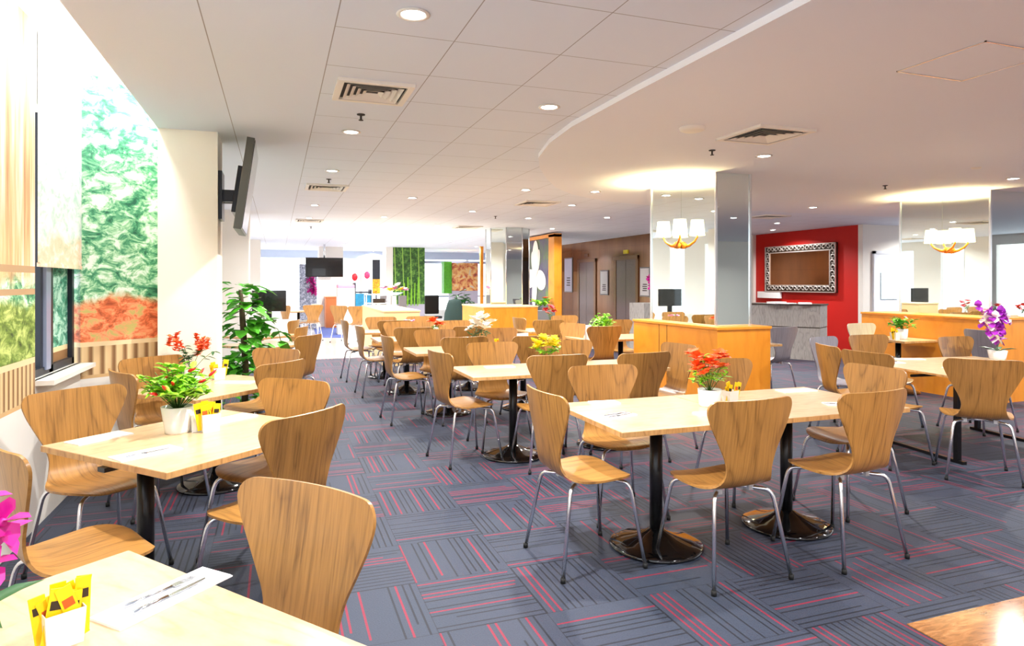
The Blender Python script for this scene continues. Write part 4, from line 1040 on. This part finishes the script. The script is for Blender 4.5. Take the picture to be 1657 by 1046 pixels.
# ------------------------------------------------------------------ ceiling fittings
def inside(x, y):
    c = False; n = len(poly)
    for i in range(n):
        (x1, y1), (x2, y2) = poly[i], poly[(i + 1) % n]
        if (y1 > y) != (y2 > y) and x < (x2 - x1) * (y - y1) / (y2 - y1) + x1: c = not c
    return c
spots = [(.59, 3.0, 1.5), (1.80, 4.26, 1.1), (.57, 5.51, 1), (4.32, 5.03, 1), (.57, 7.49, 1), (1.85, 9.48, 1), (3.11, 8.16, 1), (3.93, 7.75, 1), (4.42, 9.53, 1), (5.88, 11.1, 1), (.56, 10.9, 1), (.57, 13.1, 1), (1.89, 12.4, 1), (3.18, 10.93, 1), (4.52, 11.72, 1), (5.91, 13.8, 1), (3.25, 13.9, 1), (1.96, 15.6, 1), (.59, 16.9, 1), (3.33, 17.0, 1), (4.66, 15.4, 1.2), (1.94, 18.5, 1), (2.04, 21.8, 1), (4.83, 18.9, 1), (3.37, 20.0, 1), (.57, 23.9, 1), (2.06, 25.5, 1), (3.54, 25.9, 1), (3.47, 23.2, 1), (6.49, 24.1, 1), (6.36, 21.4, 1), (9.74, 10.95, 1), (10.9, 12.4, 1), (13.48, 9.6, 1), (7.95, 5.16, 1),
         (.58, .6, 1), (2.9, 1.0, 1), (5.2, 1.2, 1), (7.9, 1.9, 1), (11.5, 5.0, 1), (7.0, 9.4, 1), (2.9, 3.6, 0), (1.0, -2.2, 1), (4.5, -2.2, 1), (8.0, -1.8, 1), (11.8, -1.8, 1), (11.0, 2.0, 1), (14.3, 2.0, 1), (14.5, 5.5, 1), (10.6, 8.0, 1), (8.0, 8.2, 1), (13.0, 9.6, 1), (9.9, 4.0, 1), (6.5, 3.2, 1)]  # mostly unseen downlights, several added to brighten the right side and rear
dl = None
for i, (x, y, k) in enumerate(spots):
    if k == 0: continue
    z = HL if inside(x, y) else H
    if dl is None:
        t = dl = thing('ceiling_downlight', 'large bright recessed downlight nearest the camera', 'ceiling light', (x, y, z), 0, 'recessed ceiling downlights')
        b = B(); lathe(b, [(.055, -.001), (.075, -.001), (.078, -.006), (.06, -.009), (.055, -.004)], 24); part('bezel', b, M['vent'], t)
        b = B(); lathe(b, [(0, -.006), (.05, -.006), (.057, -.003), (.057, -.001), (0, -.001)], 24); part('lens', b, M['lamp'], t)
    else: t = dup(dl, (x, y, z), 0, 'small round recessed downlight glowing white in the ceiling', 'recessed ceiling downlights')
    L = bpy.data.lights.new('downlight', 'AREA'); L.shape = 'DISK'; L.size = .1; L.energy = DOWN_W * k; L.color = (1, .985, .96); L.spread = math.radians(150)
    lo = bpy.data.objects.new('downlight_beam', L); C.objects.link(lo); lo.parent = t; lo.location = (0, 0, -.012)
def diffuser(x, y, s, label, seed=0, rz=0):
    z = HL if inside(x, y) else H
    t = thing('air_diffuser', label, 'air vent', (x, y, z), rz, 'square ceiling air diffusers')
    b = B()
    for (x0, x1, y0, y1) in ((-s, s, -s, -s + .04), (-s, s, s - .04, s), (-s, -s + .04, -s + .04, s - .04), (s - .04, s, -s + .04, s - .04)): bx(b, x0, x1, y0, y1, -.02, 0)
    part('frame', b, M['vent'], t)
    b = B(); bx(b, -s + .03, s - .03, -s + .03, s - .03, -.004, -.001); part('duct_opening', b, M['ventdark'], t)
    for k in range(4):
        b = B(); q = (s - .05) * (k + 1) / 5; w = .018
        for sx, sy in ((1, 0), (-1, 0), (0, 1), (0, -1)):
            # sloping louvre blades, one square ring
            vs = []
            for (ox, oz) in ((q, -.004), (q + w * 1.5, -.022)):
                a = (sx * ox - sy * ox, sy * ox + sx * ox, oz) if False else None
                if sx: vs += [(sx * ox, -ox, oz), (sx * ox, ox, oz)]
                else: vs += [(-ox, sy * ox, oz), (ox, sy * ox, oz)]
            v = [b.verts.new(p) for p in vs]; b.faces.new((v[0], v[1], v[3], v[2]))
        part('louvre_blade', b, M['vent'], t)
diffuser(.58, 4.30, .235, 'large square air diffuser nearest the camera')
diffuser(.60, 8.8, .26, 'square air diffuser second along the left ceiling strip')
diffuser(.60, 13.6, .26, 'square air diffuser third along the left ceiling strip')
diffuser(3.70, 4.30, .27, 'square air diffuser above the central mirrored column area')
diffuser(3.79, 9.45, .28, 'square air diffuser just beyond the curved ceiling edge')
diffuser(3.96, 14.0, .28, 'square air diffuser before the faceted mirror column')
diffuser(8.6, 9.9, .28, 'square air diffuser above the reception desk')
for i, (x, y) in enumerate(((.58, 4.92), (.58, 8.12), (3.70, 4.98), (3.82, 11.6), (7.05, 6.07), (.7, 15.1))):
    z = HL if inside(x, y) else H
    b = B(); lathe(b, [(.03, 0), (.03, -.006), (.008, -.01), (.008, -.04), (.018, -.042), (.018, -.046), (0, -.048)], 12)
    tag(obj('fire_sprinkler', b, M['ventdark'], loc=(x, y, z)), 'small dark sprinkler head on the ceiling', 'sprinkler', 'ceiling sprinkler heads')
b = B(); lathe(b, [(0, -.03), (.07, -.03), (.095, -.02), (.10, 0)], 28); tag(obj('ceiling_speaker', b, M['vent'], loc=(3.02, 4.31, HL)), 'round pale disc on the lower ceiling left of the air diffuser', 'speaker')
b = B(); lathe(b, [(0, -.012), (.04, -.012), (.05, 0)], 20); tag(obj('smoke_detector', b, M['vent'], loc=(6.85, 4.81, HL)), 'small disc on the ceiling at right', 'detector')
t = thing('access_panel', 'square access panel outline in the ceiling at top right', 'panel', (3.56, 2.52, HL))
b = B(); 
for (x0, x1, y0, y1) in ((-.26, .26, -.25, -.242), (-.26, .26, .242, .25), (-.26, -.252, -.25, .25), (.252, .26, -.25, .25)): bx(b, x0, x1, y0, y1, -.006, 0)
part('panel_frame', b, M['trimsilver'], t)
b = B(); bx(b, -.25, .25, -.24, .24, -.003, -.0005); part('panel_face', b, M['plaster'], t)
# unseen fill lamp added in the pocket to brighten the printed wall
for (y0, y1) in ((2.4, 6.0),):
    t = thing('pocket_fill_light', 'added strip light hidden in the ceiling pocket to brighten the printed wall', 'ceiling light', (-.93, (y0 + y1) / 2, 2.98))
    b = B(); tube(b, [(0, -(y1 - y0) / 2, 0), (0, (y1 - y0) / 2, 0)], .018, 10); part('tube', b, M['pocket_fill'], t)
    L = bpy.data.lights.new('pocket_fill', 'AREA'); L.shape = 'RECTANGLE'; L.size = .08; L.size_y = y1 - y0; L.energy = POCKET_FILL_W; L.color = (1, .99, .97)
    lo = bpy.data.objects.new('pocket_fill_glow', L); C.objects.link(lo); lo.parent = t; lo.location = (-.03, 0, -.02); lo.rotation_euler = (0, math.radians(-50), 0)
